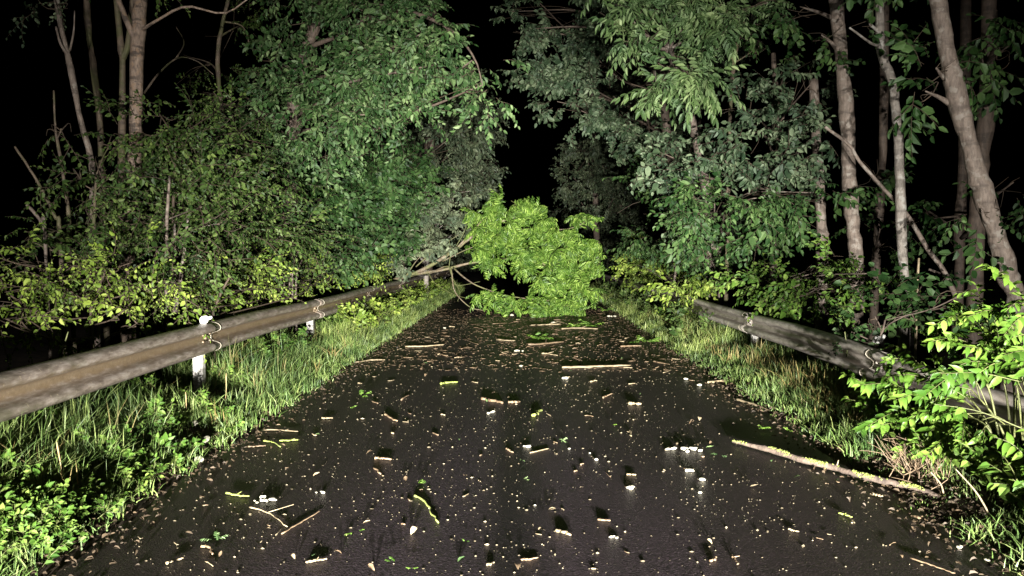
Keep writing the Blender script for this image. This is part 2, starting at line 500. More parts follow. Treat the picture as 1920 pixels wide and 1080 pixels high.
def spray_simple(length, n, L, W, rs, sub=True, droop=0.35, angle=0.95):
    """a leafy twig: leaves alternate on both sides, side shoots near the base"""
    g, t = Geo(), Geo()
    def shoot(p0, yaw, ln, k, z0):
        u = np.linspace(0, 1, 5)
        d = np.array([math.cos(yaw), math.sin(yaw)])
        bend = rs.uniform(-0.3, 0.3)
        P = np.stack([p0[0] + ln * (u * d[0] - bend * u * u * d[1] * 0.4), p0[1] + ln * (u * d[1] + bend * u * u * d[0] * 0.4),
                      p0[2] + ln * (z0 * u - droop * u * u)], -1)
        t.add(*tube(P, np.linspace(0.0045, 0.0015, 5), 3, cap=False))
        for i in range(k):
            f = (i + 0.8) / k
            p = np.array([np.interp(f, u, P[:, c]) for c in range(3)])
            side = 1 if i % 2 else -1
            yw = yaw + side * angle * rs.uniform(0.6, 1.25) * (1 - 0.6 * f ** 3)
            s = rs.uniform(0.65, 1.15) * (0.75 + 0.5 * math.sin(PI * min(f, 0.95)))
            V, Q = leaf(L * s, W * s, rs.uniform(0.05, 0.3), rs.uniform(0.0, 0.35))
            R = rot(0, 0, yw) @ rot(0, rs.uniform(0.05, 1.0), 0) @ rot(rs.uniform(-0.8, 0.8), 0, 0)
            g.add(V @ R.T + p, Q)
    shoot(np.zeros(3), 0.0, length, n, rs.uniform(0.0, 0.3))
    if sub:
        for sgn in (-1, 1):
            f = rs.uniform(0.2, 0.45)
            shoot(np.array([length * f, 0, 0.02]), sgn * rs.uniform(0.6, 1.0), length * rs.uniform(0.5, 0.7), max(4, int(n * 0.55)), rs.uniform(-0.1, 0.3))
    return g.arrays(), t.arrays()

def compound_leaf(L, pairs, LL, LW, rs, droop=0.5):
    """a pinnate leaf: pairs of leaflets along a drooping stalk and one at the tip"""
    g = Geo()
    u = np.linspace(0, 1, 6)
    P = np.stack([L * u, 0.04 * L * np.sin(u * 3 + rs.uniform(0, 6)), -droop * L * u ** 2], -1)
    ws = 0.0035
    g.add(np.concatenate([P + [0, ws, 0], P - [0, ws, 0]]), [[i, i + 1, 7 + i, 6 + i] for i in range(5)])
    for k in range(pairs):
        f = 0.25 + 0.7 * k / max(1, pairs - 1)
        p = np.array([np.interp(f, u, P[:, c]) for c in range(3)])
        for sd in (-1, 1):
            s = rs.uniform(0.85, 1.1) * (0.75 + 0.35 * math.sin(PI * (0.15 + 0.7 * f)))
            V, Q = leaf(LL * s, LW * s, rs.uniform(0.1, 0.25), rs.uniform(0.05, 0.3))
            R = rot(0, 0, sd * rs.uniform(0.85, 1.15)) @ rot(0, rs.uniform(0.1, 0.5) + droop * f, 0) @ rot(rs.uniform(-0.3, 0.3), 0, 0)
            g.add(V @ R.T + p, Q)
    V, Q = leaf(LL, LW, 0.15, 0.2)
    g.add(V @ rot(0, 0.3 + droop, 0).T + P[-1], Q)
    return g.arrays()

def rosette(n, L, pairs, LL, LW, rs, droop=0.6):
    """pinnate leaves spreading from the end of a shoot"""
    g, t = Geo(), Geo()
    u = np.linspace(0, 1, 4)
    P = np.stack([-0.35 + 0.45 * u, 0 * u, -0.05 + 0.05 * u], -1)
    t.add(*tube(P, np.linspace(0.007, 0.004, 4), 3, cap=False))
    for i in range(n):
        V, Q, _ = compound_leaf(L * rs.uniform(0.75, 1.15), pairs, LL, LW, rs, droop * rs.uniform(0.6, 1.3))
        R = rot(0, 0, (i + rs.uniform(-0.3, 0.3)) / n * 2 * PI) @ rot(0, rs.uniform(-0.5, 0.35), 0) @ rot(rs.uniform(-0.4, 0.4), 0, 0)
        g.add(V @ R.T + [0.1 - 0.12 * rs.random(), 0, 0], Q)
    return g.arrays(), t.arrays()

RS = np.random.default_rng(3)
SPRAY = {
    'elm': [spray_simple(0.62, 12, 0.115, 0.066, RS) for _ in range(6)],
    'small': [spray_simple(0.5, 14, 0.062, 0.036, RS) for _ in range(6)],
    'tiny': [spray_simple(0.42, 12, 0.05, 0.03, RS) for _ in range(5)],
    'broad': [spray_simple(0.55, 10, 0.11, 0.085, RS, droop=0.3) for _ in range(6)],
    'far': [spray_simple(0.7, 9, 0.15, 0.085, RS) for _ in range(5)],
    'oak': [spray_simple(0.34, 8, 0.105, 0.06, RS, droop=0.1, angle=1.2) for _ in range(6)],
    'ash': [rosette(6, 0.33, 5, 0.105, 0.04, RS) for _ in range(6)],
    'weed': [spray_simple(0.24, 8, 0.07, 0.045, RS, droop=0.15) for _ in range(5)],
}

def place_sprays(kind, P, D, U, S, g_leaf, g_twig):
    """stamp spray templates at points P, pointing along D, upper side towards U, scaled by S"""
    n = len(P)
    if n == 0:
        return
    D = D / (np.linalg.norm(D, axis=1)[:, None] + 1e-9)
    Y = np.cross(U, D)
    Y /= np.linalg.norm(Y, axis=1)[:, None] + 1e-9
    Z = np.cross(D, Y)
    R = np.stack([D, Y, Z], -1) * S[:, None, None]
    which = RNG.integers(0, len(SPRAY[kind]), n)
    for w in range(len(SPRAY[kind])):
        k = np.nonzero(which == w)[0]
        if not len(k):
            continue
        for (V, Q, T), g in zip(SPRAY[kind][w], (g_leaf, g_twig)):
            if g is None:
                continue
            VV = np.einsum('nij,vj->nvi', R[k], V) + P[k][:, None, :]
            off = (np.arange(len(k)) * len(V))[:, None, None]
            QQ = (Q[None] + off).reshape(-1, 4)
            g.add(VV.reshape(-1, 3), QQ, (T[None] + off).reshape(-1, 3) if len(T) else None)

def blob_points(c, rad, n, shell=0.35):
    d = RNG.standard_normal((n, 3))
    d /= np.linalg.norm(d, axis=1)[:, None]
    r = RNG.uniform(shell ** 3, 1, n) ** (1 / 3.0)
    # lumpy outline
    lump = 0.8 + 0.35 * np.sin(d[:, 0] * 5 + c[0]) * np.sin(d[:, 2] * 6 + c[2]) + 0.15 * RNG.standard_normal(n)
    return c + d * (r * np.clip(lump, 0.4, 1.35))[:, None] * rad, d

def crown_geo(blobs, kind, g_leaf, g_twig, droop=0.35, size=1.0, clump=1.0):
    """blobs: (centre, radii, count)"""
    for c, rad, n in blobs:
        m = max(2, int(round(n / 9)))
        C, dc = blob_points(np.asarray(c), np.asarray(rad) * 0.9, m, 0.3)
        w = RNG.integers(0, m, n)
        o = RNG.standard_normal((n, 3)) * np.array([0.17, 0.17, 0.10]) * (0.6 + 0.4 * np.mean(rad)) * clump
        P = C[w] + o
        d = dc[w] * 0.8 + o / (np.linalg.norm(o, axis=1)[:, None] + 1e-6) * 0.6
        D = d + 0.35 * RNG.standard_normal((n, 3)) + np.array([0, -0.25, -droop])
        U = np.array([0, -0.55, 0.8]) + 0.45 * RNG.standard_normal((n, 3))
        S = size * RNG.uniform(0.55, 1.3, n)
        place_sprays(kind, P, D, U, S, g_leaf, g_twig)

def pxblob(px, py, Y, rx, ry, dens, rdepth=None):
    """a foliage clump centred on a pixel at Y metres; radii in pixels; dens = sprays per square metre seen"""
    c = at(px, py, Y)
    rx, rz = rx * Y / FPX, ry * Y / FPX
    rd = rdepth if rdepth else 0.6 * (rx + rz) / 2 + 0.15
    return c, np.array([rx, rd, rz]), max(3, int(dens * rx * rz * PI))

def limb_to(parent, start, end, r0, r1, mat, sag=0.0, name='limb', sides=7, twigs=0, tmat=None):
    mid = (start + end) / 2 + RNG.standard_normal(3) * 0.08 * np.linalg.norm(end - start) + np.array([0, 0, sag])
    P = spline([start, mid, end], 10)
    o = Geo().add(*tube(P, np.linspace(r0, r1, 10), sides, 0.05)).mk(name, mat, parent)
    return P

def build_tree(name, label, cat, trunk_pts, r0, r1, bark, blobs, kind, lmat, group=None, limbs=True, droop=0.35, size=1.0,
               forks=(), clump=1.0, limb_r=0.045, twigmat=None, rough=0.025, sides=12, dens=1.0):
    blobs = [(c, r_, max(3, int(n_ * dens))) for c, r_, n_ in blobs]
    trunk_pts = [np.asarray(p, float) for p in trunk_pts]
    root = thing(name, label, cat, trunk_pts[0], group)
    n = max(16, 6 * len(trunk_pts))
    P = spline(trunk_pts, n)
    P[1:-1] += RNG.standard_normal((n - 2, 3)) * r0 * 0.04
    R = np.linspace(r0, r1, n) * (1 + 0.14 * (value_noise(np.arange(n) * 0.37, trunk_pts[0][0]) - 0.5))
    Geo().add(*tube(P, R, sides, rough)).mk('trunk', bark, root)
    for (pts, a, b) in forks:
        Q = spline(pts, 14)
        Geo().add(*tube(Q, np.linspace(a, b, 14), 7, 0.05)).mk('limb', bark, root)
    gl, gt = Geo(), Geo()
    if blobs:
        crown_geo(blobs, kind, gl, gt, droop, size, clump)
        if limbs:
            for c, rad, cnt in blobs:
                d = np.linalg.norm(P - np.asarray(c), axis=1) + 0.8 * np.maximum(0, P[:, 2] - c[2] + 0.2)
                i = int(np.argmin(d))
                rr = min(R[i] * 0.5, limb_r)
                Q = limb_to(root, P[i], np.asarray(c) + np.array([0, 0, 0.2 * rad[2]]), rr, 0.008, bark)
                for k in range(4):
                    e = c + RNG.standard_normal(3) * np.asarray(rad) * 0.55
                    s = Q[RNG.integers(4, 9)]
                    B = spline([s, (s + e) / 2 + RNG.standard_normal(3) * 0.06, e], 6)
                    gt.add(*tube(B, np.linspace(0.009, 0.003, 6), 4, cap=False))
        crown = gl.mk('crown', lmat, root, 'stuff', smooth=False)
        gt.mk('twigs', twigmat or M['twig'], crown, 'stuff')
    return root

# ================================================================== the setting
def ground_z(X, Y):
    a = np.abs(X - 0.03)
    n1 = vnoise2(X * 2.3, Y * 1.6, 2)
    n2 = vnoise2(X * 0.5, Y * 0.4, 5)
    edge = 2.36 + 0.16 * (vnoise2(Y * 1.1, np.sign(X) * 9, 4) - 0.5) + 0.07 * (vnoise2(Y * 5, np.sign(X) * 3, 8) - 0.5)
    z = np.where(a < edge - 0.25, -0.04, -0.04 + 0.16 * np.clip((a - edge + 0.25) / 0.95, 0, 1) ** 1.0)
    z = z + 0.03 * (n1 - 0.5) * np.clip((a - 2.1) / 0.5, 0, 1)
    z = z - 0.45 * np.clip((a - 3.9) / 1.3, 0, 1) + 0.5 * np.clip((a - 6.5) / 6, 0, 1) + 0.25 * (n2 - 0.5) * np.clip((a - 4) / 2, 0, 1)
    return z

def sheet(name, xs, ys, zf, mat, kind='structure'):
    X, Y = np.meshgrid(xs, ys)
    V = np.stack([X, Y, zf(X, Y)], -1).reshape(-1, 3)
    nx, ny = len(xs), len(ys)
    i, j = np.meshgrid(np.arange(nx - 1), np.arange(ny - 1))
    a = (j * nx + i).ravel()
    return mk(name, V, np.stack([a, a + 1, a + nx + 1, a + nx], -1), None, mat, None, kind)

xs = np.unique(np.concatenate([np.linspace(-150, -14, 18), np.linspace(-14, -4.2, 34), np.linspace(-4.2, -1.8, 62), np.linspace(-1.8, 1.8, 6),
                               np.linspace(1.8, 4.2, 62), np.linspace(4.2, 14, 34), np.linspace(14, 150, 18)]))
ys = np.unique(np.concatenate([np.linspace(-40, 1.5, 20), np.linspace(1.5, 14, 150), np.linspace(14, 40, 80), np.linspace(40, 300, 50)]))
sheet('ground', xs, ys, ground_z, M['soil'])
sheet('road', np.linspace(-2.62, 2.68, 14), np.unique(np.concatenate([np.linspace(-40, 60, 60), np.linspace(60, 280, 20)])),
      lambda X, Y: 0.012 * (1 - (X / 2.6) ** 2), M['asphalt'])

# ================================================================== guard rails
def rail_profile(h=0.31, depth=0.075):
    """profile A steel beam: two rounded humps towards the road, a recess between (x towards the road, z up)"""
    pts = [(-0.016, 0.150), (0.004, 0.155), (0.035, 0.148), (0.062, 0.132), (0.075, 0.112), (0.079, 0.092), (0.073, 0.072), (0.052, 0.056), (0.024, 0.046), (0.004, 0.034),
           (-0.004, 0.016), (-0.004, -0.016), (0.004, -0.034), (0.024, -0.046), (0.052, -0.056), (0.073, -0.072), (0.079, -0.092), (0.075, -0.112),
           (0.062, -0.132), (0.035, -0.148), (0.004, -0.155), (-0.016, -0.150)]
    P = np.array(pts)
    P[:, 0] = np.where(P[:, 0] > 0, P[:, 0] * 1.3, P[:, 0])
    P[:, 1] *= h / 0.31
    return P

def guard_rail(label, mat, X, side, zc, y0, first_post, y1, tilt, refl, dent=None, end_at=None):
    """side = +1: the beam faces +x (it stands on the left of the road)"""
    root = thing('guard_rail', label, 'guard rail', (X, y0, 0))
    prof = rail_profile()
    ct, st = math.cos(tilt), math.sin(tilt)
    pr = np.stack([prof[:, 0] * ct - prof[:, 1] * st, prof[:, 0] * st + prof[:, 1] * ct], -1)
    k = len(pr)
    def strip(ya, yb, off, n, wob=0.0):
        ys_ = np.linspace(ya, yb, n)
        V = np.zeros((n, k, 3))
        V[:, :, 0] = X + side * (pr[None, :, 0] + off)
        V[:, :, 1] = ys_[:, None]
        V[:, :, 2] = zc + pr[None, :, 1]
        V[:, :, 0] += 0.012 * (value_noise(ys_ * 0.7, 3) - 0.5)[:, None]
        V[:, :, 2] += 0.02 * (value_noise(ys_ * 0.45, 5) - 0.5)[:, None]
        if dent is not None:
            V[:, :, 0] -= side * dent(ys_)[:, None] * 0.6
            V[:, :, 2] -= dent(ys_)[:, None]
        inner = V.copy()
        inner[:, :, 0] -= side * 0.004
        V = np.concatenate([V.reshape(-1, 3), inner.reshape(-1, 3)])
        i, j = np.meshgrid(np.arange(k - 1), np.arange(n - 1))
        a = (j * k + i).ravel()
        f = np.stack([a, a + 1, a + k + 1, a + k], -1)
        b = f[:, ::-1] + n * k
        e1 = np.array([[c, n * k + c, n * k + c + 1, c + 1] for c in range(k - 1)])
        e2 = e1[:, ::-1] + (n - 1) * k
        return V, np.concatenate([f, b, e1, e2])
    posts = []
    y = first_post
    while y > y0:
        y -= 4.0
    cuts = []
    while y < y1 + 4:
        cuts.append(y)
        y += 4.0
    for i in range(len(cuts) - 1):
        a, b = max(cuts[i], y0), min(cuts[i + 1], y1)
        if b - a < 0.2:
            continue
        # each beam laps over the next one; the lap's edge stands proud
        V, Q = strip(a - 0.05, b + 0.16, 0.0012 + 0.005 * (i % 2), 30)
        mk('beam', V, Q, None, mat, root)
    for i, y in enumerate(cuts):
        if y < y0 + 0.3 or y > y1:
            continue
        dz = 0 if dent is None else float(dent(np.array([y]))[0])
        V, Q = strip(y + 0.155, y + 0.168, 0.0125, 2)
        mk('joint_edge', V, Q, None, M['lip'], root)
        g = Geo()
        # C-section post behind the beam
        px_ = X - side * 0.075
        for (cx, cy, sx, sy) in ((px_, y, 0.1, 0.008), (px_ - side * 0.046, y + 0.035, 0.008, 0.062), (px_ + side * 0.046, y + 0.035, 0.008, 0.062)):
            v, q = box((cx, cy, (zc - dz + 0.06 - 0.35) / 2 - 0.05), (sx, sy, zc - dz + 0.06 + 0.35))
            g.add(v, q)
        g.mk('post', M['galv'], root, smooth=False)
        for (dy, dzb) in ((0.0, 0.0), (-0.06, 0.035), (-0.06, -0.035), (0.1, 0.035), (0.1, -0.035)):
            a = np.linspace(0, 2 * PI, 8, endpoint=False)
            rb = 0.014 if dy else 0.018
            x0 = X + side * (0.006 - 0.0) - side * dz * 0.6
            ring = lambda x, r: np.stack([np.full(8, x), y + dy + r * np.cos(a), zc - dz + dzb + r * np.sin(a)], -1)
            V = np.concatenate([ring(x0, rb), ring(x0 + side * 0.012, rb * 0.95), ring(x0 + side * 0.017, rb * 0.5)])
            Q = [[r * 8 + j, r * 8 + (j + 1) % 8, r * 8 + 8 + (j + 1) % 8, r * 8 + 8 + j] for r in range(2) for j in range(8)]
            T = [[16, 16 + j, 16 + j + 1] for j in range(1, 7)]
            mk('bolt', V, Q, T, mat, root)
    for (y, s, parts) in refl:
        for n_, (dx, dzr, w, h, rx, yaw) in enumerate(parts):
            g = Geo()
            a = np.linspace(0, 2 * PI, 14, endpoint=False)
            sup = lambda q: np.sign(q) * np.abs(q) ** 0.6
            out = np.stack([w * sup(np.cos(a)), 0 * a, h * sup(np.sin(a))], -1) * (1 + 0.1 * np.sin(a * 2 + n_))[:, None]
            R = rot(0, rx, 0)
            R2 = rot(0, 0, yaw)
            V = np.concatenate([out + [0, -0.012, 0], out * 0.9 + [0, -0.016, 0], out + [0, 0.012, 0]]) @ R.T @ R2.T
            top = zc + 0.155
            V = V + np.array([X + side * dx, y, top + dzr])
            Q = [[b * 14 + j, b * 14 + (j + 1) % 14, c * 14 + (j + 1) % 14, c * 14 + j] for (b, c) in ((1, 0), (0, 2)) for j in range(14)]
            T = [[14, 14 + j + 1, 14 + j] for j in range(1, 13)] + [[28, 28 + j, 28 + j + 1] for j in range(1, 13)]
            mk('reflector', V, Q, T, M['reflector'], root, label='small white reflector plate on top of the beam')
    return root

RAIL_LX, RAIL_RX = -3.26, 3.42
guard_rail('rusty brown steel guard rail on the side with the fallen tree\'s trunk', M['rail'], RAIL_LX, 1, 0.672, 1.2, 7.5, 34, 0.0,
           [(7.5, 1, [(0.0, 0.032, 0.042, 0.04, -0.15, 0.15), (0.055, 0.05, 0.03, 0.017, -0.35, 0.0)])])
guard_rail('low tilted grey guard rail half hidden by the leafy bush', M['rail_grey'], RAIL_RX, -1, 0.50, 2.0, 7.1, 34, 0.3,
           [(7.1, 1, [(0.02, 0.06, 0.045, 0.036, 0.12, -0.1), (-0.03, 0.085, 0.016, 0.03, 0.3, -0.1)])],
           dent=lambda y: 0.1 * np.exp(-((y - 5.9) / 1.6) ** 2))

# ================================================================== standing trees and shrubs
def T(*pp):
    return [at(*p) for p in pp]

def base(p, z=-0.35):
    """continue a trunk down to the ground"""
    q = np.array(p, float)
    q[2] = z
    return q

def tree_px(name, label, cat, pts, w0, w1, bark, blobs, kind, lmat, **kw):
    """pts bottom to top in (px, py, Y); widths in pixels"""
    P = T(*pts)
    b = base(P[0] + np.array([0.0, 0.05, 0]))
    b[2] = float(ground_z(np.array(b[0]), np.array(b[1]))) - 0.15
    return build_tree(name, label, cat, [b] + P, w0 / 2 * pts[0][2] / FPX, w1 / 2 * pts[-1][2] / FPX, bark, blobs, kind, lmat, **kw)

B = pxblob
LG = 'trees and shrubs behind the rusty guard rail'
RG = 'trees and shrubs behind the tilted guard rail'

# --- beside the rusty rail: bare stems at the outer edge
tree_px('tree', 'tall straight trunk with flaky pale brown bark, forked near the top', 'tree',
        [(238, 490, 10), (246, 400, 10), (254, 250, 10), (257, 100, 10), (268, -60, 10.2)], 29, 24, M['bark_rough'], [
            B(300, -60, 10.2, 90, 60, 14)], 'small', M['leaf_olive'], forks=[
            (T((255, 75, 10), (240, 45, 9.95), (222, 0, 9.9), (200, -60, 9.8)), 0.045, 0.03),
            (T((268, 55, 10), (300, 35, 9.9), (350, 12, 9.8), (420, 25, 9.8), (470, -6, 9.7)), 0.022, 0.008)])
tree_px('tree', 'slim mossy stem beside the flaky brown trunk, bent at mid height', 'tree',
        [(226, 430, 10.6), (228, 300, 10.6), (230, 130, 10.6), (226, 80, 10.6), (213, -50, 10.6)], 14, 11, M['bark_moss'],
        [B(215, -60, 10.5, 50, 40, 12)], 'small', M['leaf_olive'], forks=[
            (T((229, 110, 10.6), (240, 85, 10.6), (246, 30, 10.5), (252, -40, 10.4)), 0.05, 0.03)])
tree_px('tree', 'slim dark mossy stem standing between the two outer trunks', 'tree',
        [(192, 400, 11), (188, 240, 11), (176, 130, 11), (166, 60, 11), (160, -50, 11)], 13, 11, M['bark_moss'],
        [B(160, -60, 11, 50, 40, 12)], 'small', M['leaf_olive'])
tree_px('tree', 'thin pale leaning tree with a leaf tuft high up at the dark edge', 'tree',
        [(174, 420, 9.6), (172, 310, 9.6), (150, 220, 9.6), (131, 120, 9.6), (112, 40, 9.6), (104, -30, 9.6)], 12, 10, M['bark_pale'],
        [B(102, 5, 9.5, 24, 26, 30)], 'small', M['leaf_grey'], forks=[
            (T((128, 105, 9.6), (113, 80, 9.5), (105, 50, 9.5)), 0.02, 0.012), (T((131, 95, 9.6), (138, 60, 9.5), (140, 20, 9.5)), 0.015, 0.006)])
tree_px('tree', 'thin bare sapling stem, second from the dark edge', 'tree',
        [(130, 440, 9), (126, 380, 9), (112, 290, 9), (104, 240, 9), (101, 170, 9)], 10, 3, M['bark_moss'], [B(115, 245, 9, 25, 20, 16)], 'small', M['leaf_olive'])
tree_px('tree', 'leaning bare sapling nearest the dark edge of the wood', 'tree',
        [(112, 440, 8.6), (104, 408, 8.6), (70, 340, 8.6), (28, 275, 8.6)], 9, 4, M['bark_moss'], [], 'small', M['leaf_olive'])
tree_px('tree', 'short broken stub low among the outermost shrubs', 'tree',
        [(84, 440, 8.4), (78, 418, 8.4), (64, 398, 8.4), (50, 384, 8.4)], 7, 6, M['bark_pale'], [], 'small', M['leaf_olive'])

# --- big overhanging tree
tree_px('tree', 'large leafy tree arching over the road with pale oval leaves', 'tree',
        [(540, 520, 13.5), (545, 330, 13.4), (560, 150, 13.2), (600, 20, 13), (640, -120, 13)], 34, 20, M['bark_brown'], [
            B(800, 70, 11.5, 62, 55, 52), B(820, 130, 11.6, 36, 46, 48), B(745, 150, 11.6, 75, 75, 46), B(660, 110, 12, 80, 85, 44), B(700, 30, 12, 95, 55, 42),
            B(600, 190, 12, 75, 62, 44), B(690, 225, 11.8, 75, 48, 46), B(570, 40, 12.8, 85, 60, 26), B(520, 130, 13, 70, 75, 24),
            B(885, 120, 11.3, 16, 34, 60), B(905, 165, 11.2, 14, 28, 70), B(620, 270, 12.1, 85, 38, 44), B(520, 235, 12.2, 60, 50, 40),
            B(780, 225, 12.2, 45, 38, 40), B(460, 190, 13.2, 55, 50, 22), B(730, -50, 12, 110, 55, 30), B(590, -50, 12, 90, 50, 26)],
        'elm', M['leaf_elm'], dens=1.15, size=0.8, clump=1.4, forks=[(T((600, 20, 13), (690, 10, 12.4), (780, 25, 11.8), (850, 60, 11.5), (890, 110, 11.3), (905, 160, 11.2)), 0.05, 0.006)])
# --- dim branches behind it
tree_px('tree', 'dim arching bare branches behind the pale leafed tree', 'tree',
        [(430, 300, 14), (415, 200, 14), (408, 110, 14), (418, 40, 14), (436, -30, 14)], 9, 7, M['bark_moss'],
        [B(450, 60, 14.5, 70, 60, 10), B(370, 120, 14.5, 50, 50, 8), B(400, 180, 14, 50, 40, 10)], 'small', M['leaf_olive'], forks=[
            (T((270, 175, 13.5), (300, 135, 13.6), (335, 108, 13.8), (370, 115, 14), (400, 140, 14)), 0.02, 0.008),
            (T((418, 40, 14), (455, 50, 14), (470, 90, 14)), 0.02, 0.008), (T((330, 110, 14), (345, 80, 14), (330, 50, 14)), 0.015, 0.006)])
# --- dark saturated shrub-tree below
tree_px('tree', 'dark green broad leafed tree low behind the rusty rail', 'tree',
        [(620, 530, 17), (635, 430, 17), (655, 340, 17)], 20, 10, M['bark_brown'], [
            B(660, 400, 16.5, 80, 65, 38), B(735, 355, 18.5, 70, 48, 34), B(570, 390, 14.4, 80, 70, 38), B(740, 420, 19.5, 45, 45, 32),
            B(690, 465, 18.5, 70, 45, 34), B(600, 465, 14.8, 75, 50, 38), B(690, 310, 16.5, 80, 42, 36), B(790, 330, 20.5, 40, 30, 30), B(510, 350, 13.4, 55, 50, 30), B(500, 440, 12.6, 50, 45, 30), B(620, 320, 15, 70, 40, 30), B(760, 300, 19, 50, 26, 28)],
        'broad', M['leaf_dark'], size=0.95, dens=1.2, clump=1.5)
tree_px('tree', 'dim fine leafed tree hanging over the far dark gap', 'tree',
        [(800, 520, 26), (805, 300, 26), (810, 60, 26), (815, -120, 26)], 26, 14, M['bark_brown'], [
            B(870, 210, 21, 45, 52, 26), B(840, 270, 20, 60, 40, 28), B(900, 300, 22, 40, 45, 24), B(885, 250, 22, 45, 45, 22), B(905, 350, 24, 40, 32, 22),
            B(830, 190, 21, 50, 50, 24), B(870, 340, 22, 50, 30, 26), B(910, 220, 25, 28, 30, 18)],
        'far', M['leaf_far'], size=0.75, dens=1.3)
tree_px('tree', 'pale grey leafed shrub behind the fallen trunk', 'shrub',
        [(800, 500, 22.5), (815, 440, 22.5), (830, 390, 22.5)], 12, 6, M['bark_grey'], [
            B(800, 380, 20.5, 42, 36, 34), B(850, 378, 21, 42, 28, 34), B(775, 425, 20, 42, 36, 34), B(830, 430, 21, 42, 36, 30), B(880, 362, 21.5, 32, 18, 28),
            B(785, 468, 19.2, 34, 24, 26), B(740, 478, 19.4, 36, 26, 26), B(835, 455, 18.9, 24, 16, 22), B(760, 505, 19.2, 26, 14, 24)],
        'oak', M['leaf_silver'], size=1.15)
# --- olive shrubs further out
tree_px('shrub', 'olive green shrub reaching up the flaky brown trunk', 'shrub',
        [(330, 520, 9.4), (325, 400, 9.4), (330, 260, 9.6)], 9, 5, M['twig'], [
            B(330, 250, 9.8, 70, 55, 42), B(410, 270, 10.2, 75, 60, 40), B(370, 340, 9.6, 85, 60, 44), B(460, 330, 10.5, 65, 60, 40), B(290, 330, 9.4, 60, 50, 40),
            B(470, 250, 11, 60, 50, 36), B(300, 220, 10, 45, 30, 26), B(420, 200, 11.4, 55, 40, 26)],
        'small', M['leaf_olive'], dens=1.5, clump=1.5, limb_r=0.008)
tree_px('shrub', 'dim olive shrub around the slim bare stems at the dark edge', 'shrub',
        [(170, 560, 8.8), (175, 440, 8.8), (180, 330, 9)], 9, 5, M['bark_moss'], [
            B(200, 340, 9, 60, 45, 34), B(170, 400, 8.8, 65, 45, 38), B(250, 400, 9, 60, 45, 40), B(110, 440, 8.6, 60, 35, 30), B(60, 460, 8.4, 50, 35, 26),
            B(215, 270, 9.4, 40, 40, 20), B(150, 330, 9, 40, 35, 20)],
        'small', M['leaf_olive'], dens=1.5, clump=1.5, limb_r=0.008)
tree_px('shrub', 'hazel shrub with three straight pale stems behind the reflector', 'shrub',
        [(313, 580, 8.5), (312, 500, 8.5), (313, 415, 8.6), (318, 330, 8.8)], 8, 5, M['bark_pale'], [
            B(360, 450, 8.6, 75, 45, 40), B(290, 470, 8.6, 60, 40, 36), B(430, 430, 9, 65, 60, 44), B(400, 390, 9.4, 70, 45, 44), B(480, 450, 10.6, 60, 55, 44), B(540, 440, 12, 60, 45, 40)],
        'small', M['leaf_olive'], dens=1.5, clump=1.5, limb_r=0.008, forks=[
            (T((330, 590, 8.5), (329, 520, 8.5), (327, 420, 8.6)), 0.025, 0.012), (T((326, 600, 8.5), (342, 500, 8.5), (353, 405, 8.6)), 0.03, 0.014)])
tree_px('shrub', 'bright yellow green shrub overhanging the rusty rail by the reflector', 'shrub',
        [(400, 600, 8.3), (410, 560, 8.3), (430, 520, 8.3)], 7, 4, M['twig'], [
            B(400, 510, 9.3, 60, 30, 54), B(460, 528, 10.2, 50, 24, 54), B(340, 510, 9.0, 60, 36, 50), B(510, 518, 11.4, 55, 30, 48), B(470, 495, 10.6, 60, 34, 44),
            B(495, 562, 10.1, 22, 11, 50), B(445, 566, 9.4, 20, 12, 44), B(560, 525, 12.4, 45, 22, 44), B(620, 516, 14.6, 45, 20, 42), B(690, 510, 18, 45, 16, 40), B(560, 490, 13, 50, 24, 40), B(640, 490, 15.4, 45, 20, 36), B(370, 550, 9.0, 40, 20, 44), B(300, 480, 9, 50, 30, 40)],
        'small', M['leaf_lime'], dens=1.5, clump=1.5, limb_r=0.008)
tree_px('shrub', 'yellow green shrub with small leaves at the outermost edge by the rail', 'shrub',
        [(170, 600, 7.2), (180, 560, 7.2), (200, 500, 7.2)], 7, 4, M['twig'], [
            B(120, 505, 7.4, 80, 38, 44), B(210, 510, 7.4, 70, 40, 48), B(270, 540, 7.4, 60, 36, 48), B(60, 520, 7, 60, 34, 38), B(240, 580, 7.2, 45, 24, 44),
            B(20, 560, 6.6, 40, 30, 40), B(160, 560, 7.2, 60, 24, 40), B(10, 600, 6.4, 26, 16, 40), B(255, 615, 7, 18, 16, 44), B(30, 490, 7.6, 50, 30, 30)],
        'tiny', M['leaf_lime'], dens=1.9, clump=1.5, limb_r=0.007)
tree_px('sapling', 'single upright leafy shoot poking out of the shadow behind the rail', 'sapling',
        [(110, 690, 6), (118, 655, 6), (128, 622, 6)], 4, 2, M['stem_green'], [B(120, 645, 6, 9, 26, 190, 0.06)], 'tiny', M['leaf_lime'], limbs=False)
tree_px('sapling', 'low pair of leaves in the shadow beside the upright leafy shoot', 'sapling',
        [(62, 700, 6.2), (60, 690, 6.2), (60, 672, 6.2)], 4, 2, M['stem_green'], [B(66, 670, 6.2, 16, 7, 120, 0.06)], 'tiny', M['leaf_lime'], limbs=False)
cop = thing('coppice', 'cluster of thin pale coppice stems above the rusty rail', 'coppice', base(at(530, 540, 11.5), -0.3))
for (xa, xb, yb) in ((516, 514, 485), (522, 520, 478), (533, 536, 480), (543, 560, 470), (548, 552, 485), (555, 566, 488), (527, 524, 500)):
    p = at(xa, 530, 11.5 + RNG.uniform(-0.15, 0.15))
    Geo().add(*tube(spline([base(p, -0.3), p, at(xb, yb, 11.5)], 10), np.linspace(0.022, 0.012, 10), 6, 0.05)).mk('stem', M['bark_pale'], cop)

RNG = np.random.default_rng(505)
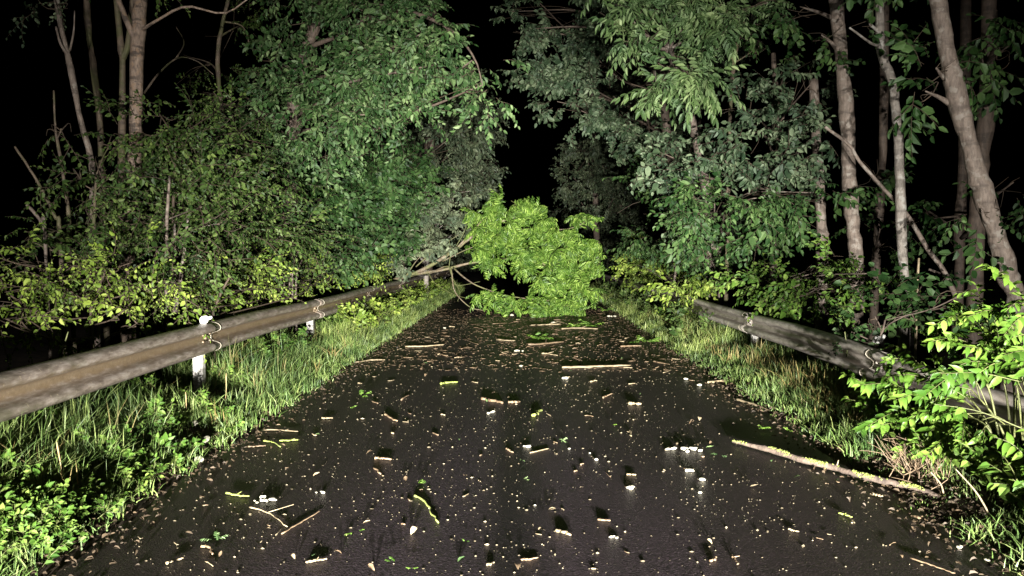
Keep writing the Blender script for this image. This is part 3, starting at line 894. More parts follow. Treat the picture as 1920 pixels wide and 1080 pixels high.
# --- beside the tilted rail
tree_px('tree', 'pale trunk with dark bands, tallest straight one beside the tilted rail', 'tree',
        [(1606, 510, 11.4), (1600, 430, 11.4), (1592, 340, 11.4), (1588, 220, 11.4), (1577, 100, 11.4), (1561, -60, 11.4)], 28, 26, M['bark_pale'],
        [B(1500, 20, 11.6, 60, 36, 12), B(1540, 70, 11.3, 30, 22, 12), B(1570, -50, 11.4, 100, 40, 10)], 'broad', M['leaf_wood'])
tree_px('tree', 'slender crooked grey trunk between the banded and the leaning trunk', 'tree',
        [(1697, 565, 10.4), (1692, 470, 10.4), (1688, 370, 10.4), (1683, 250, 10.4), (1673, 155, 10.4), (1652, 90, 10.4), (1650, -50, 10.4)], 20, 15, M['bark_grey'],
        [B(1625, 35, 10.3, 26, 26, 40), B(1650, -50, 10.4, 60, 30, 24)], 'broad', M['leaf_wood'],
        forks=[(T((1655, 88, 10.4), (1635, 82, 10.3), (1612, 66, 10.2), (1593, 52, 10.1)), 0.02, 0.012)])
tree_px('tree', 'thick pale trunk leaning steeply at the outer edge, knotted', 'tree',
        [(1905, 575, 8.8), (1890, 520, 8.8), (1868, 440, 8.8), (1838, 345, 8.8), (1812, 250, 8.8), (1788, 155, 8.8), (1772, 80, 8.8), (1752, -50, 8.8)], 38, 30, M['bark_pale'],
        [B(1735, 175, 8.7, 20, 20, 30), B(1795, 120, 8.7, 18, 16, 30), B(1755, 130, 8.6, 26, 14, 14), B(1840, 395, 8.7, 30, 20, 18), B(1760, -60, 8.8, 80, 40, 20)], 'elm', M['leaf_dark'])
tree_px('tree', 'brown trunk in the dark behind the steeply leaning one', 'tree',
        [(1830, 520, 12), (1832, 420, 12), (1842, 290, 12), (1850, 180, 12), (1855, -40, 12)], 30, 28, M['bark_brown'],
        [B(1860, 40, 10.5, 60, 40, 14), B(1890, 95, 9.8, 50, 40, 14), B(1900, 350, 11, 24, 40, 8), B(1840, 110, 10.5, 30, 30, 10)], 'elm', M['leaf_dark'])
tree_px('tree', 'dim brown trunk standing behind the broken leaning branch', 'tree',
        [(1640, 540, 14), (1644, 460, 14), (1652, 350, 14), (1656, 240, 14), (1660, -40, 14)], 17, 15, M['bark_brown'],
        [B(1650, 440, 13, 36, 50, 18), B(1630, 330, 13.6, 30, 30, 12)], 'broad', M['leaf_dark'])
tree_px('tree', 'short brown trunk showing below the foliage beside the banded trunk', 'tree',
        [(1542, 475, 12.6), (1540, 420, 12.6), (1535, 330, 12.6), (1525, 150, 12.8)], 24, 18, M['bark_pale'], [], 'broad', M['leaf_dark'])
tree_px('tree', 'dim thin brown trunk in the dark gap beside the leaning trunk', 'tree',
        [(1798, 560, 15), (1800, 420, 15), (1806, 300, 15), (1812, -40, 15)], 20, 18, M['bark_brown'], [B(1725, 390, 12, 24, 24, 20), B(1700, 420, 12, 20, 30, 16)], 'broad', M['leaf_dark'])
brk = thing('dead_branch', 'long broken bare branch leaning across the banded trunk', 'branch', at(1792, 555, 10))
Geo().add(*tube(spline(T((1795, 562, 10), (1768, 505, 10.1), (1738, 465, 10.2), (1700, 402, 10.4), (1655, 352, 10.7), (1612, 303, 10.75), (1592, 272, 10.7), (1547, 238, 10.5)), 40),
                np.linspace(0.036, 0.02, 40), 8, 0.06)).mk('stem', M['bark_pale'], brk)
Geo().add(*tube(spline(T((1762, 513, 10.1), (1742, 505, 10.0)), 4), [0.018, 0.017, 0.016, 0.012], 6, 0.05)).mk('side_stub', M['bark_pale'], brk)
stk = thing('dead_stick', 'thin upright dead stick under the broken leaning branch', 'stick', base(at(1721, 560, 10), -0.2))
Geo().add(*tube(spline([base(at(1719, 560, 10), -0.2), at(1720, 540, 10), at(1723, 484, 10)], 8), np.linspace(0.02, 0.014, 8), 6, 0.05)).mk('stem', M['dead_wood'], stk)

tree_px('tree', 'grey leafed oak reaching across the far dark gap', 'tree',
        [(1255, 500, 22), (1250, 300, 22), (1240, 120, 22), (1220, -60, 22)], 24, 16, M['bark_brown'], [
            B(1060, 60, 19, 60, 42, 24), B(985, 60, 19, 40, 28, 22), B(1000, 140, 18.5, 45, 30, 28), B(1070, 150, 18.5, 60, 45, 30), B(1120, 100, 19, 60, 60, 26),
            B(1090, 215, 18.5, 50, 35, 30), B(1150, 190, 18.5, 55, 45, 28), B(1180, 250, 18, 50, 45, 28), B(1110, 10, 19, 80, 40, 22), B(1010, 10, 19.5, 60, 30, 16),
            B(1180, 60, 19, 50, 60, 20), B(1220, 260, 17.5, 40, 45, 26), B(1045, 195, 18.5, 30, 22, 20), B(960, 25, 19.5, 40, 18, 14)],
        'oak', M['leaf_grey'], size=1.2, dens=1.15, clump=1.2, forks=[(T((1240, 130, 22), (1170, 110, 20), (1110, 130, 19), (1040, 160, 18.6)), 0.05, 0.012),
                                               (T((1240, 90, 22), (1160, 60, 20), (1080, 50, 19), (990, 55, 19)), 0.05, 0.012)])
tree_px('tree', 'ash tree with pale feathery leaves over a leaning trunk', 'tree',
        [(1332, 420, 15.2), (1312, 300, 15.0), (1298, 235, 14.6), (1280, 165, 14), (1255, 90, 13), (1220, -40, 12.6)], 22, 14, M['bark_pale'], [
            B(1175, 30, 11.8, 50, 36, 34), B(1255, 20, 11.8, 60, 36, 32), B(1270, 140, 11.5, 62, 40, 36), B(1230, 160, 11.4, 40, 30, 34), B(1320, 110, 11.8, 45, 30, 30),
            B(1390, 40, 12, 38, 36, 34), B(1330, 40, 12, 45, 40, 30), B(1195, 85, 11.6, 28, 28, 26), B(1300, 165, 11.5, 36, 26, 34), B(1440, 10, 12, 50, 26, 24), B(1200, -50, 12, 100, 40, 20)],
        'ash', M['leaf_ash'], size=1.2, dens=0.6)
tree_px('tree', 'thin forked sapling stem between the ash and the banded trunk', 'tree',
        [(1366, 330, 14), (1369, 220, 14), (1375, 130, 13.6), (1385, 70, 13)], 9, 7, M['bark_moss'], [B(1395, 45, 12.6, 34, 26, 26), B(1430, 90, 13.4, 40, 40, 12)], 'elm', M['leaf_wood'],
        forks=[(T((1375, 130, 13), (1368, 95, 13), (1352, 70, 13)), 0.03, 0.012)])
tree_px('tree', 'dim dense far tree closing the dark gap', 'tree',
        [(1120, 500, 34), (1115, 300, 34), (1110, 60, 34)], 16, 8, M['bark_brown'], [
            B(1095, 290, 31, 45, 45, 13), B(1075, 340, 31, 40, 35, 13), B(1130, 320, 30, 45, 45, 13), B(1150, 380, 29, 45, 40, 14), B(1090, 385, 31, 42, 26, 12),
            B(1130, 260, 30, 40, 35, 12)], 'far', M['leaf_far'], size=0.9, dens=1.3)
tree_px('tree', 'grey green leafed tree filling the space beside the banded trunk', 'tree',
        [(1450, 520, 14), (1455, 400, 14), (1460, 260, 14), (1450, 100, 14)], 18, 9, M['bark_brown'], [
            B(1400, 260, 12.4, 62, 55, 32), B(1470, 230, 12.4, 60, 45, 30), B(1360, 310, 12.2, 48, 45, 34), B(1440, 310, 12.2, 60, 45, 32), B(1520, 170, 12.6, 40, 60, 22),
            B(1500, 290, 12, 50, 50, 32), B(1250, 330, 13, 50, 60, 34), B(1225, 290, 13.5, 40, 45, 30), B(1290, 380, 12.8, 50, 40, 26), B(1390, 205, 13, 45, 26, 24),
            B(1470, 150, 12.6, 50, 50, 22), B(1540, 240, 12, 34, 45, 26)],
        'oak', M['leaf_grey'], size=1.1, dens=1.0, clump=1.2)
tree_px('shrub', 'green drooping shrub below the grey leafed tree', 'shrub',
        [(1350, 540, 15), (1350, 460, 15), (1360, 390, 14)], 9, 5, M['bark_pale'], [
            B(1340, 390, 11.6, 62, 38, 46), B(1420, 380, 11.4, 70, 45, 46), B(1270, 400, 12.4, 50, 45, 40), B(1490, 400, 11.4, 50, 48, 40), B(1390, 440, 13, 70, 40, 30),
            B(1300, 450, 15.2, 60, 36, 26), B(1460, 460, 11.2, 60, 40, 26), B(1230, 380, 16, 40, 50, 30), B(1215, 450, 19, 50, 36, 26), B(1330, 480, 14.4, 50, 24, 30), B(1250, 440, 17, 50, 36, 26), B(1540, 370, 11.6, 30, 40, 24)],
        'elm', M['leaf_wood'], size=0.85)
tree_px('shrub', 'bright low shrub hanging over the far end of the tilted rail', 'shrub',
        [(1262, 560, 17), (1264, 530, 17), (1268, 500, 17)], 6, 4, M['bark_pale'], [
            B(1285, 545, 14.6, 36, 24, 50), B(1330, 525, 14.8, 40, 26, 50), B(1220, 508, 19.5, 50, 24, 40), B(1260, 500, 17.5, 50, 24, 36), B(1180, 508, 22, 40, 22, 36), B(1200, 470, 21, 45, 26, 30)],
        'elm', M['leaf_lime'], size=0.72)
tree_px('shrub', 'low leafy shrub overhanging the middle of the tilted rail', 'shrub',
        [(1440, 600, 11.6), (1445, 560, 11.6), (1450, 530, 11.6)], 6, 4, M['bark_pale'], [
            B(1440, 535, 11.6, 50, 32, 46), B(1500, 540, 10.4, 55, 34, 40), B(1475, 577, 10.8, 45, 16, 44), B(1400, 530, 12.6, 45, 26, 40), B(1550, 540, 9.8, 45, 36, 30),
            B(1600, 545, 10, 50, 40, 26), B(1575, 505, 10.6, 40, 30, 26), B(1640, 520, 10, 36, 36, 20), B(1540, 500, 11.4, 36, 28, 24)],
        'elm', M['leaf_weed'] if 'leaf_weed' in M else M['weed'], size=0.72)
tree_px('shrub', 'dim ground bramble under the crooked grey trunk', 'shrub',
        [(1650, 640, 8.6), (1655, 620, 8.6), (1660, 600, 8.6)], 5, 3, M['bark_brown'], [
            B(1640, 600, 8.6, 60, 36, 24), B(1720, 590, 8.6, 60, 40, 18), B(1580, 620, 8.4, 40, 24, 30), B(1800, 560, 8.4, 50, 30, 16), B(1730, 540, 9.4, 50, 40, 14)],
        'broad', M['leaf_dark'], size=0.8)
tree_px('sapling', 'small pale leafy shoot on top of the tilted rail by its reflector', 'sapling',
        [(1588, 660, 7.8), (1587, 645, 7.8), (1584, 622, 7.8)], 4, 2, M['stem_green'], [B(1583, 632, 7.7, 12, 20, 110, 0.08)], 'weed', M['leaf_ash'], limbs=False, size=0.6)

# --- trees lining the road further on, fading into the dark
far_lab = {-1: 'dim tree further along the road behind the rusty rail', 1: 'dim tree further along the road behind the tilted rail'}
for sgn in (-1, 1):
    for i, Y in enumerate((28, 36, 46, 58)):
        X = sgn * (6.0 + 0.8 * RNG.random()) + 0.2
        b0 = np.array([X, Y, -0.3])
        P = [b0, b0 + [0.1, 0, 3], b0 + [-0.2, 0.2, 7], b0 + [0.1, 0, 12]]
        bl = []
        for k in range(12):
            c = np.array([X - sgn * RNG.uniform(-0.5, 2.2), Y + RNG.uniform(-3.5, 3.5), RNG.uniform(1.2, 12)])
            bl.append((c, np.array([1.5, 1.5, 1.2]) * RNG.uniform(0.8, 1.2), 42))
        build_tree('tree', ['nearest ', 'second ', 'third ', 'farthest '][i] + far_lab[sgn], 'tree', P, 0.16, 0.05, M['bark_brown'], bl, 'far', M['leaf_far'],
                   group='dim trees lining the road beyond the fallen one')

RNG = np.random.default_rng(101)
# ================================================================== the fallen tree across the road
fallen = thing('fallen_tree', 'uprooted young ash tree lying across the road with its bright green crown', 'fallen tree', base(at(600, 595, 19.6), -0.3))
stemP = spline([base(at(560, 600, 19.8), -0.4)] + T((640, 582, 20.2), (700, 550, 20.0), (745, 523, 19.7), (780, 512, 19.4), (830, 484, 19.2), (880, 448, 19.1), (940, 415, 19.2), (1010, 400, 19.4)), 40)
Geo().add(*tube(stemP, np.linspace(0.085, 0.02, 40), 10, 0.05)).mk('trunk', M['bark_fallen'], fallen)
for pts, a, b in (
        (((772, 515, 19.45), (830, 506, 19.0), (890, 492, 18.9), (1000, 480, 19.3), (1090, 465, 19.5)), 0.045, 0.01),
        (((845, 478, 19.1), (880, 440, 19.0), (905, 412, 19.2), (930, 380, 19.3)), 0.03, 0.007),
        (((860, 465, 19.1), (890, 440, 19.1), (930, 430, 19.4), (1060, 430, 19.6), (1110, 408, 19.6)), 0.03, 0.007),
        (((800, 516, 19.2), (842, 500, 18.6), (852, 545, 18.3), (880, 575, 18.1), (905, 582, 18.0)), 0.02, 0.008),
        (((850, 502, 18.8), (870, 520, 18.4), (900, 538, 18.2), (960, 556, 18.2), (1040, 565, 18.4)), 0.022, 0.009),
        (((842, 500, 18.6), (845, 470, 18.6), (842, 450, 18.6)), 0.012, 0.004),
        (((1000, 480, 18.9), (1050, 520, 18.6), (1080, 555, 18.4)), 0.02, 0.008),
        (((780, 500, 19.6), (815, 470, 19.4), (860, 440, 19.3)), 0.02, 0.006),
        (((760, 520, 19.4), (780, 490, 19.5), (800, 470, 19.6)), 0.018, 0.005),
        (((845, 520, 18.9), (858, 535, 18.8), (900, 528, 18.7)), 0.012, 0.005),
        (((830, 490, 19.1), (870, 470, 18.8), (910, 455, 18.7)), 0.016, 0.006), (((850, 470, 19.2), (872, 430, 19.2), (878, 380, 19.4)), 0.012, 0.004),
        (((800, 505, 19.3), (815, 530, 19.0), (850, 552, 18.7), (880, 560, 18.5)), 0.012, 0.004), (((812, 495, 19.4), (800, 455, 19.6), (812, 420, 19.8)), 0.012, 0.004),
        (((842, 500, 18.6), (848, 520, 18.5), (862, 548, 18.3), (858, 565, 18.2)), 0.01, 0.004)):
    Geo().add(*tube(spline(T(*pts), 18), np.linspace(a, b, 18), 7, 0.06)).mk('branch', M['bark_fallen'] if a > 0.012 else M['stem_green'], fallen)
CL_DATA = []
for i in range(5):
    V, Q, _ = compound_leaf(0.32, 5, 0.12, 0.038, RS, 0.5)
    me = mesh_data('compound_leaf', V, Q, None, False)
    me.materials.append(M['leaf_fallen'])
    CL_DATA.append((me, V, Q))
fb = [(930, 386, 19.0, 30, 22), (985, 402, 19.1, 42, 28), (915, 425, 18.9, 34, 34), (960, 440, 18.8, 45, 38), (1020, 435, 19.0, 45, 38), (905, 470, 18.8, 24, 30),
      (1070, 445, 19.1, 30, 26), (1098, 410, 19.4, 24, 14), (1104, 465, 19.2, 28, 30), (1000, 485, 18.7, 50, 36), (1055, 490, 18.7, 48, 36), (926, 496, 18.6, 22, 20),
      (1112, 495, 18.9, 22, 28), (1085, 525, 18.6, 36, 28), (1035, 535, 18.4, 42, 28), (1095, 552, 18.4, 26, 18), (1010, 566, 18.1, 42, 16), (950, 562, 18.0, 40, 16), (912, 550, 18.2, 26, 14),
      (1055, 574, 18.0, 44, 12), (890, 398, 19.1, 12, 10), (975, 383, 19.2, 18, 14), (1000, 582, 17.9, 30, 7), (1080, 583, 17.9, 26, 6)]
tips, dirs = [], []
for (x, y, Y, rx, ry) in fb:
    c, rad, n = pxblob(x, y, Y, rx * 0.92, ry * 0.97, 22, 0.75)
    P, d = blob_points(c, rad, n, 0.5)
    tips.append(P)
    dirs.append(d)
tips, dirs = np.concatenate(tips), np.concatenate(dirs)
tips[:, 2] = np.maximum(tips[:, 2], 0.16)
LM = []
tw = Geo()
for p, d in zip(tips, dirs):
    # a shoot back towards the nearest part of the stem and a whorl of leaves at its end
    q = p - d * np.array([0.35, 0.35, 0.25]) + np.array([-0.1, 0.1, -0.02])
    q[2] = max(q[2], 0.1)
    tw.add(*tube(spline([q, (p + q) / 2 + RNG.standard_normal(3) * 0.03, p], 4), np.linspace(0.008, 0.004, 4), 4, cap=False))
    out = 0.7 * d + np.array([0.1, -0.4, 0.6]) + 0.5 * RNG.standard_normal(3)
    out /= np.linalg.norm(out)
    Rz = np.array(Vector(out).to_track_quat('Z', 'Y').to_matrix())
    k = 7
    a0 = RNG.uniform(0, 6)
    low = p[2] < 0.45
    for i in range(k):
        R = Rz @ rot(0, 0, a0 + i / k * 2 * PI + RNG.uniform(-0.35, 0.35)) @ rot(0, RNG.uniform(-0.35, 0.1) if low else RNG.uniform(-0.15, 0.75), 0) @ rot(RNG.uniform(-0.4, 0.4), 0, 0)
        LM.append((p, R * RNG.uniform(0.7, 1.12)))
tw.mk('twigs', M['stem_green'], fallen, 'stuff')
near = np.array([p[1] for p, _ in LM]) + RNG.uniform(-0.25, 0.25, len(LM))
order = np.argsort(near)
rl = root_loc(fallen)
rest = Geo()
for k, i in enumerate(order):
    p, R = LM[i]
    me, V, Q = CL_DATA[i % 5]
    if k < 300:
        o = bpy.data.objects.new('compound_leaf', me)
        COL.objects.link(o)
        o.parent = fallen
        m4 = np.eye(4)
        m4[:3, :3] = R
        m4[:3, 3] = p - rl
        o.matrix_local = Matrix(m4.tolist())
    else:
        rest.add(V @ R.T + p, Q)
rest.mk('crown', M['leaf_fallen'], fallen, 'stuff', smooth=False)

RNG = np.random.default_rng(202)
# ================================================================== the bush in front of the tilted rail
bush = thing('bush', 'fresh green bush with big pointed leaves growing through the tilted rail', 'bush', base(at(1850, 860, 5.0), 0.05))
BL = []
for (L, W, f, d) in ((0.105, 0.045, 0.14, 0.25), (0.115, 0.05, 0.2, 0.4), (0.09, 0.042, 0.1, 0.15), (0.1, 0.039, 0.25, 0.5)):
    V, Q = big_leaf(L, W, f, d)
    me = mesh_data('leaf', V, Q, None, True)
    me.materials.append(M['leaf_front'])
    BL.append((me, V, Q))
stems = [  # pixel paths of the shoots, root end first
    ((1880, 860, 5.0), (1850, 720, 4.8), (1790, 660, 4.7), (1740, 610, 4.7)),
    ((1880, 860, 5.0), (1830, 760, 4.7), (1740, 690, 4.5), (1665, 665, 4.4)),
    ((1880, 860, 5.0), (1840, 780, 4.6), (1760, 720, 4.3), (1690, 690, 4.2)),
    ((1870, 870, 4.9), (1790, 800, 4.5), (1700, 760, 4.3), (1612, 735, 4.2)),
    ((1870, 870, 4.9), (1800, 790, 4.4), (1730, 740, 4.2), (1650, 710, 4.1)),
    ((1870, 870, 4.9), (1780, 830, 4.4), (1700, 800, 4.2), (1630, 770, 4.2)),
    ((1900, 840, 5.0), (1880, 700, 4.9), (1850, 600, 4.9), (1830, 535, 4.9)),
    ((1900, 840, 5.0), (1900, 720, 4.9), (1870, 640, 4.8), (1800, 600, 4.7)),
    ((1900, 840, 5.0), (1910, 700, 4.8), (1900, 620, 4.8), (1880, 570, 4.8)),
    ((1920, 840, 5.0), (1900, 700, 4.6), (1840, 650, 4.4), (1760, 640, 4.4)),
    ((1920, 830, 5.0), (1920, 720, 4.6), (1880, 680, 4.4), (1800, 690, 4.2)),
    ((1960, 800, 5.0), (1930, 690, 4.4), (1850, 690, 4.2), (1780, 725, 4.1)),
    ((1920, 830, 5.0), (1960, 700, 4.8), (1930, 650, 4.6), (1880, 640, 4.5)),
    ((1960, 860, 4.6), (1950, 830, 4.3), (1910, 800, 4.1), (1868, 795, 4.05)),
    ((1990, 900, 4.6), (1960, 880, 4.3), (1930, 870, 4.1), (1895, 905, 4.0)),
    ((1870, 870, 4.9), (1800, 850, 4.6), (1740, 810, 4.4), (1690, 770, 4.35)),
    ((1870, 880, 4.9), (1830, 830, 4.6), (1780, 770, 4.3), (1720, 730, 4.2)),
    ((1890, 880, 4.9), (1840, 850, 4.5), (1780, 840, 4.25), (1710, 830, 4.15)),
    ((1890, 880, 4.9), (1850, 800, 4.4), (1800, 780, 4.2), (1740, 790, 4.1)),
    ((1900, 860, 4.9), (1870, 790, 4.5), (1830, 740, 4.25), (1790, 700, 4.2)),
    ((1990, 800, 4.8), (1960, 640, 4.8), (1930, 580, 4.8), (1910, 545, 4.8)),
]
def bush_depth(px, Y):
    return 2.95 * FPX / (px - 980) * (Y / 4.45) ** 0.35
stems = [tuple((px, py, bush_depth(px, Y)) for px, py, Y in st) for st in stems]
leaves = []
side_shoots = []
for si, pts in enumerate(stems):
    P = spline(T(*pts), 24)
    Geo().add(*tube(P, np.linspace(0.008, 0.0025, 24), 6, 0.05)).mk('stem', M['stem_green'], bush)
    paths = [(P, 0.3)]
    for f in (8, 11, 14, 17, 20):
        s = P[f]
        e = s + np.array([-0.12, -0.08, 0.02]) + RNG.standard_normal(3) * np.array([0.16, 0.12, 0.12])
        Q = spline([s, (s + e) / 2 + np.array([0, 0, 0.03]), e], 10)
        side_shoots.append(Q)
        paths.append((Q, 0.15))
    for Q, f0 in paths:
        seg = np.linalg.norm(np.diff(Q, axis=0), axis=1)
        L = np.concatenate([[0], np.cumsum(seg)])
        n = max(4, int(L[-1] * (1 - f0) / 0.021))
        for i in range(n):
            l = L[-1] * (f0 + (1 - f0) * (i + 0.9) / n)
            p = np.array([np.interp(l, L, Q[:, c]) for c in range(3)])
            j = min(len(Q) - 2, int(np.searchsorted(L, l)))
            t = Q[min(j + 1, len(Q) - 1)] - Q[max(j - 1, 0)]
            t /= np.linalg.norm(t) + 1e-9
            up = np.array([0, -0.5, 0.85]) + 0.3 * RNG.standard_normal(3)
            sd = np.cross(up, t)
            sd /= np.linalg.norm(sd) + 1e-9
            s = 1 if i % 2 else -1
            w = 0.35 if i == n - 1 else 1.0
            d = t * RNG.uniform(0.5, 0.9) + s * sd * RNG.uniform(0.6, 1.0) * w + np.array([0, -0.1, -0.25])
            d /= np.linalg.norm(d)
            y = np.cross(up, d)
            y /= np.linalg.norm(y) + 1e-9
            z = np.cross(d, y)
            R = np.stack([d, y, z], -1) @ rot(RNG.uniform(-0.45, 0.45), 0, 0)
            q = to_px(p)
            if 1812 < q[0] < 1935 and 712 < q[1] < 805:
                continue
            leaves.append((p, R * RNG.uniform(0.55, 1.05) * min(1.15, p[1] / 5.4) * (0.75 if i == n - 1 else 1)))
gs = Geo()
for Q in side_shoots:
    gs.add(*tube(Q, np.linspace(0.004, 0.0016, len(Q)), 4, cap=False))
gs.mk('side_shoots', M['stem_green'], bush, 'stuff')
pxy = to_px(np.array([p for p, _ in leaves]))
inside = (pxy[:, 0] < 1930) & (pxy[:, 1] < 1080)
score = np.array([np.cbrt(abs(np.linalg.det(R))) / p[1] for p, R in leaves]) * inside
order = np.argsort(-score)
rl = root_loc(bush)
rest = Geo()
for k, i in enumerate(order):
    p, R = leaves[i]
    me, V, Q = BL[i % 4]
    if k < 300:
        o = bpy.data.objects.new('leaf', me)
        COL.objects.link(o)
        o.parent = bush
        m4 = np.eye(4)
        m4[:3, :3] = R
        m4[:3, 3] = p - rl
        o.matrix_local = Matrix(m4.tolist())
    else:
        rest.add(V @ R.T + p, Q)
rest.mk('foliage', M['leaf_front'], bush, 'stuff')

RNG = np.random.default_rng(303)
# ================================================================== verge grass and weeds
def blades(P, H, lean, width, geo):
    """tapering, bending grass blades"""
    n = len(P)
    az = RNG.uniform(0, 2 * PI, n)
    dirv = np.stack([np.cos(az), np.sin(az), 0 * az], -1) * lean[:, None]
    face = RNG.uniform(0, PI, n) * 0.5 - PI / 4
    sd = np.stack([np.cos(face), np.sin(face), 0 * face], -1)
    lv = np.array([0, 0.35, 0.7, 1.0])
    wv = np.array([1.0, 0.85, 0.5, 0.0])
    cen = P[:, None, :] + np.stack([dirv[:, 0:1] * H[:, None] * lv ** 2, dirv[:, 1:2] * H[:, None] * lv ** 2,
                                    H[:, None] * (lv - 0.35 * lean[:, None] * lv ** 2)], -1)
    V = np.zeros((n, 7, 3))
    for k in range(3):
        V[:, 2 * k] = cen[:, k] - sd * (width * wv[k])[:, None]
        V[:, 2 * k + 1] = cen[:, k] + sd * (width * wv[k])[:, None]
    V[:, 6] = cen[:, 3]
    off = (np.arange(n) * 7)[:, None, None]
    Q = np.array([[0, 1, 3, 2], [2, 3, 5, 4]])[None] + off
    Tt = np.array([[4, 5, 6]])[None] + off
    geo.add(V.reshape(-1, 3), Q.reshape(-1, 4), Tt.reshape(-1, 3))

def verge_points(n, x0, x1, y0, y1, p=0.5):
    u = RNG.random(n)
    y = (y0 ** p + u * (y1 ** p - y0 ** p)) ** (1 / p)
    x = RNG.uniform(x0, x1, n)
    return x, y

def shorter(x, y):
    f = np.ones(len(x))
    for (px_, py_, r_) in ((-3.2, 7.2, 0.6), (-3.0, 6.8, 0.35), (-3.2, 11.1, 0.5), (-2.62, 5.9, 0.26), (-2.5, 5.6, 0.22), (3.25, 10.7, 0.3), (3.0, 4.6, 0.3), (2.53, 4.7, 0.4), (2.6, 4.35, 0.35), (2.5, 5.2, 0.3)):
        f = np.minimum(f, 0.15 + 0.85 * np.clip(np.hypot(x - px_, y - py_) / r_, 0, 1) ** 2)
    return f

def tufts(nt, per, x0, x1, y0, y1, h0, h1, mat, name, label, seed, edge_low=True):
    tx, ty = verge_points(nt, x0, x1, y0, y1)
    th = RNG.uniform(h0, h1, nt) * (0.6 + 0.8 * vnoise2(tx * 1.5, ty * 0.9, seed))
    a = np.minimum(np.abs(tx) - 2.3, 0.6) / 0.6
    if edge_low:
        th *= np.clip(0.4 + 0.6 * a, 0.3, 1.0)
    x = np.repeat(tx, per) + RNG.normal(0, 0.05, nt * per)
    y = np.repeat(ty, per) + RNG.normal(0, 0.05, nt * per)
    ok = np.abs(x) > 2.33 + 0.06 * RNG.standard_normal(len(x))
    H = np.repeat(th, per) * RNG.uniform(0.45, 1.15, nt * per)
    x, y, H = x[ok], y[ok], H[ok]
    H *= shorter(x, y)
    z = ground_z(x, y) - 0.01
    g = Geo()
    blades(np.stack([x, y, z], -1), H, np.clip(np.abs(RNG.normal(0.5, 0.36, len(x))), 0.05, 1.3), (0.0022 + 0.0028 * RNG.random(len(x))) * (1 + 0.03 * y), g)
    o = g.mk(name, mat, None, 'stuff', smooth=False)
    tag(o, label, 'grass')
    return o

tufts(3000, 18, -3.75, -2.36, 2.4, 30, 0.17, 0.38, M['grass'], 'grass', 'long wet grass growing under the rusty rail', 1)
tufts(3000, 18, 2.4, 3.75, 2.6, 30, 0.11, 0.25, M['grass'], 'grass', 'long wet grass between the road and the tilted rail', 2)
tufts(70, 9, -3.6, -2.5, 3.0, 22, 0.3, 0.5, M['grass_dry'], 'dry_grass', 'straw coloured grass stalks under the rusty rail', 3)
tufts(300, 12, 2.75, 3.3, 5.5, 22, 0.15, 0.27, M['grass_dry'], 'dry_grass', 'straw coloured grass along the foot of the tilted rail', 4)

tufts(1300, 14, -3.4, -2.4, 11, 30, 0.2, 0.4, M['grass_pale'], 'grass', 'pale yellow green grass on the far verge by the fallen trunk', 6)
tufts(1100, 14, 2.45, 3.3, 11, 30, 0.18, 0.34, M['grass_pale'], 'grass', 'pale yellow green grass on the far verge across from the fallen trunk', 7)

def weed_patch(name, label, pts, kind, mat, size, updir=0.6, stem_h=0.1):
    g, t = Geo(), Geo()
    P = np.array(pts, float)
    n = len(P)
    D = RNG.standard_normal((n, 3)) * np.array([1, 1, 0.2]) + np.array([0, -0.3, updir])
    U = np.array([0, -0.7, 0.7]) + 0.4 * RNG.standard_normal((n, 3))
    place_sprays(kind, P, D, U, size * RNG.uniform(0.7, 1.25, n), g, t)
    o = g.mk(name, mat, None, 'stuff', smooth=False)
    t.mk('stems', M['stem_green'], o, 'stuff')
    tag(o, label, 'weeds')
    return o

x, y = verge_points(2300, -3.9, -2.45, 2.3, 14, 0.4)
keep = (vnoise2(x * 2.2, y * 1.3, 12) > 0.42) & ~((y > 6.5) & (x > -3.0))
x, y = x[keep], y[keep]
z = ground_z(x, y) + RNG.uniform(0.02, 0.26, len(x)) * np.clip((np.abs(x) - 2.4) / 0.6, 0.2, 1) * shorter(x, y)
k_ = shorter(x, y) > 0.7
x, y, z = x[k_], y[k_], z[k_]
weed_patch('weeds', 'leafy green weeds crowding the verge under the rusty rail', np.stack([x, y, z], -1), 'weed', M['weed'], 0.56)
x, y = verge_points(300, 2.75, 3.9, 3.4, 5.6, 0.5)
keep = vnoise2(x * 2.2, y * 1.3, 15) > 0.52
x, y = x[keep], y[keep]
weed_patch('weeds', 'low leafy weeds at the foot of the big leafed bush', np.stack([x, y, ground_z(x, y) + RNG.uniform(0.02, 0.2, len(x))], -1), 'weed', M['weed'], 0.9)
# the bright clump at the very front
x, y = RNG.normal(-2.62, 0.16, 170), RNG.normal(3.75, 0.22, 170)
weed_patch('clump_weed', 'bright yellow green leafy clump at the front road edge', np.stack([x, y, ground_z(x, y) + RNG.uniform(0.02, 0.14, 170)], -1), 'weed', M['weed'], 0.5, 1.2)
# rising vetch and nettles beside the far verge below the fallen trunk
x, y = verge_points(260, -3.2, -2.6, 12, 26, 0.7)
weed_patch('weeds', 'pale weeds on the far verge below the fallen trunk', np.stack([x, y, ground_z(x, y) + RNG.uniform(0.05, 0.4, len(x))], -1), 'weed', M['leaf_lime'], 1.0)
x, y = verge_points(140, 2.7, 3.3, 12, 26, 0.7)
weed_patch('weeds', 'pale weeds on the far verge beyond the tilted rail\'s end', np.stack([x, y, ground_z(x, y) + RNG.uniform(0.03, 0.3, len(x))], -1), 'weed', M['leaf_olive'], 1.0)

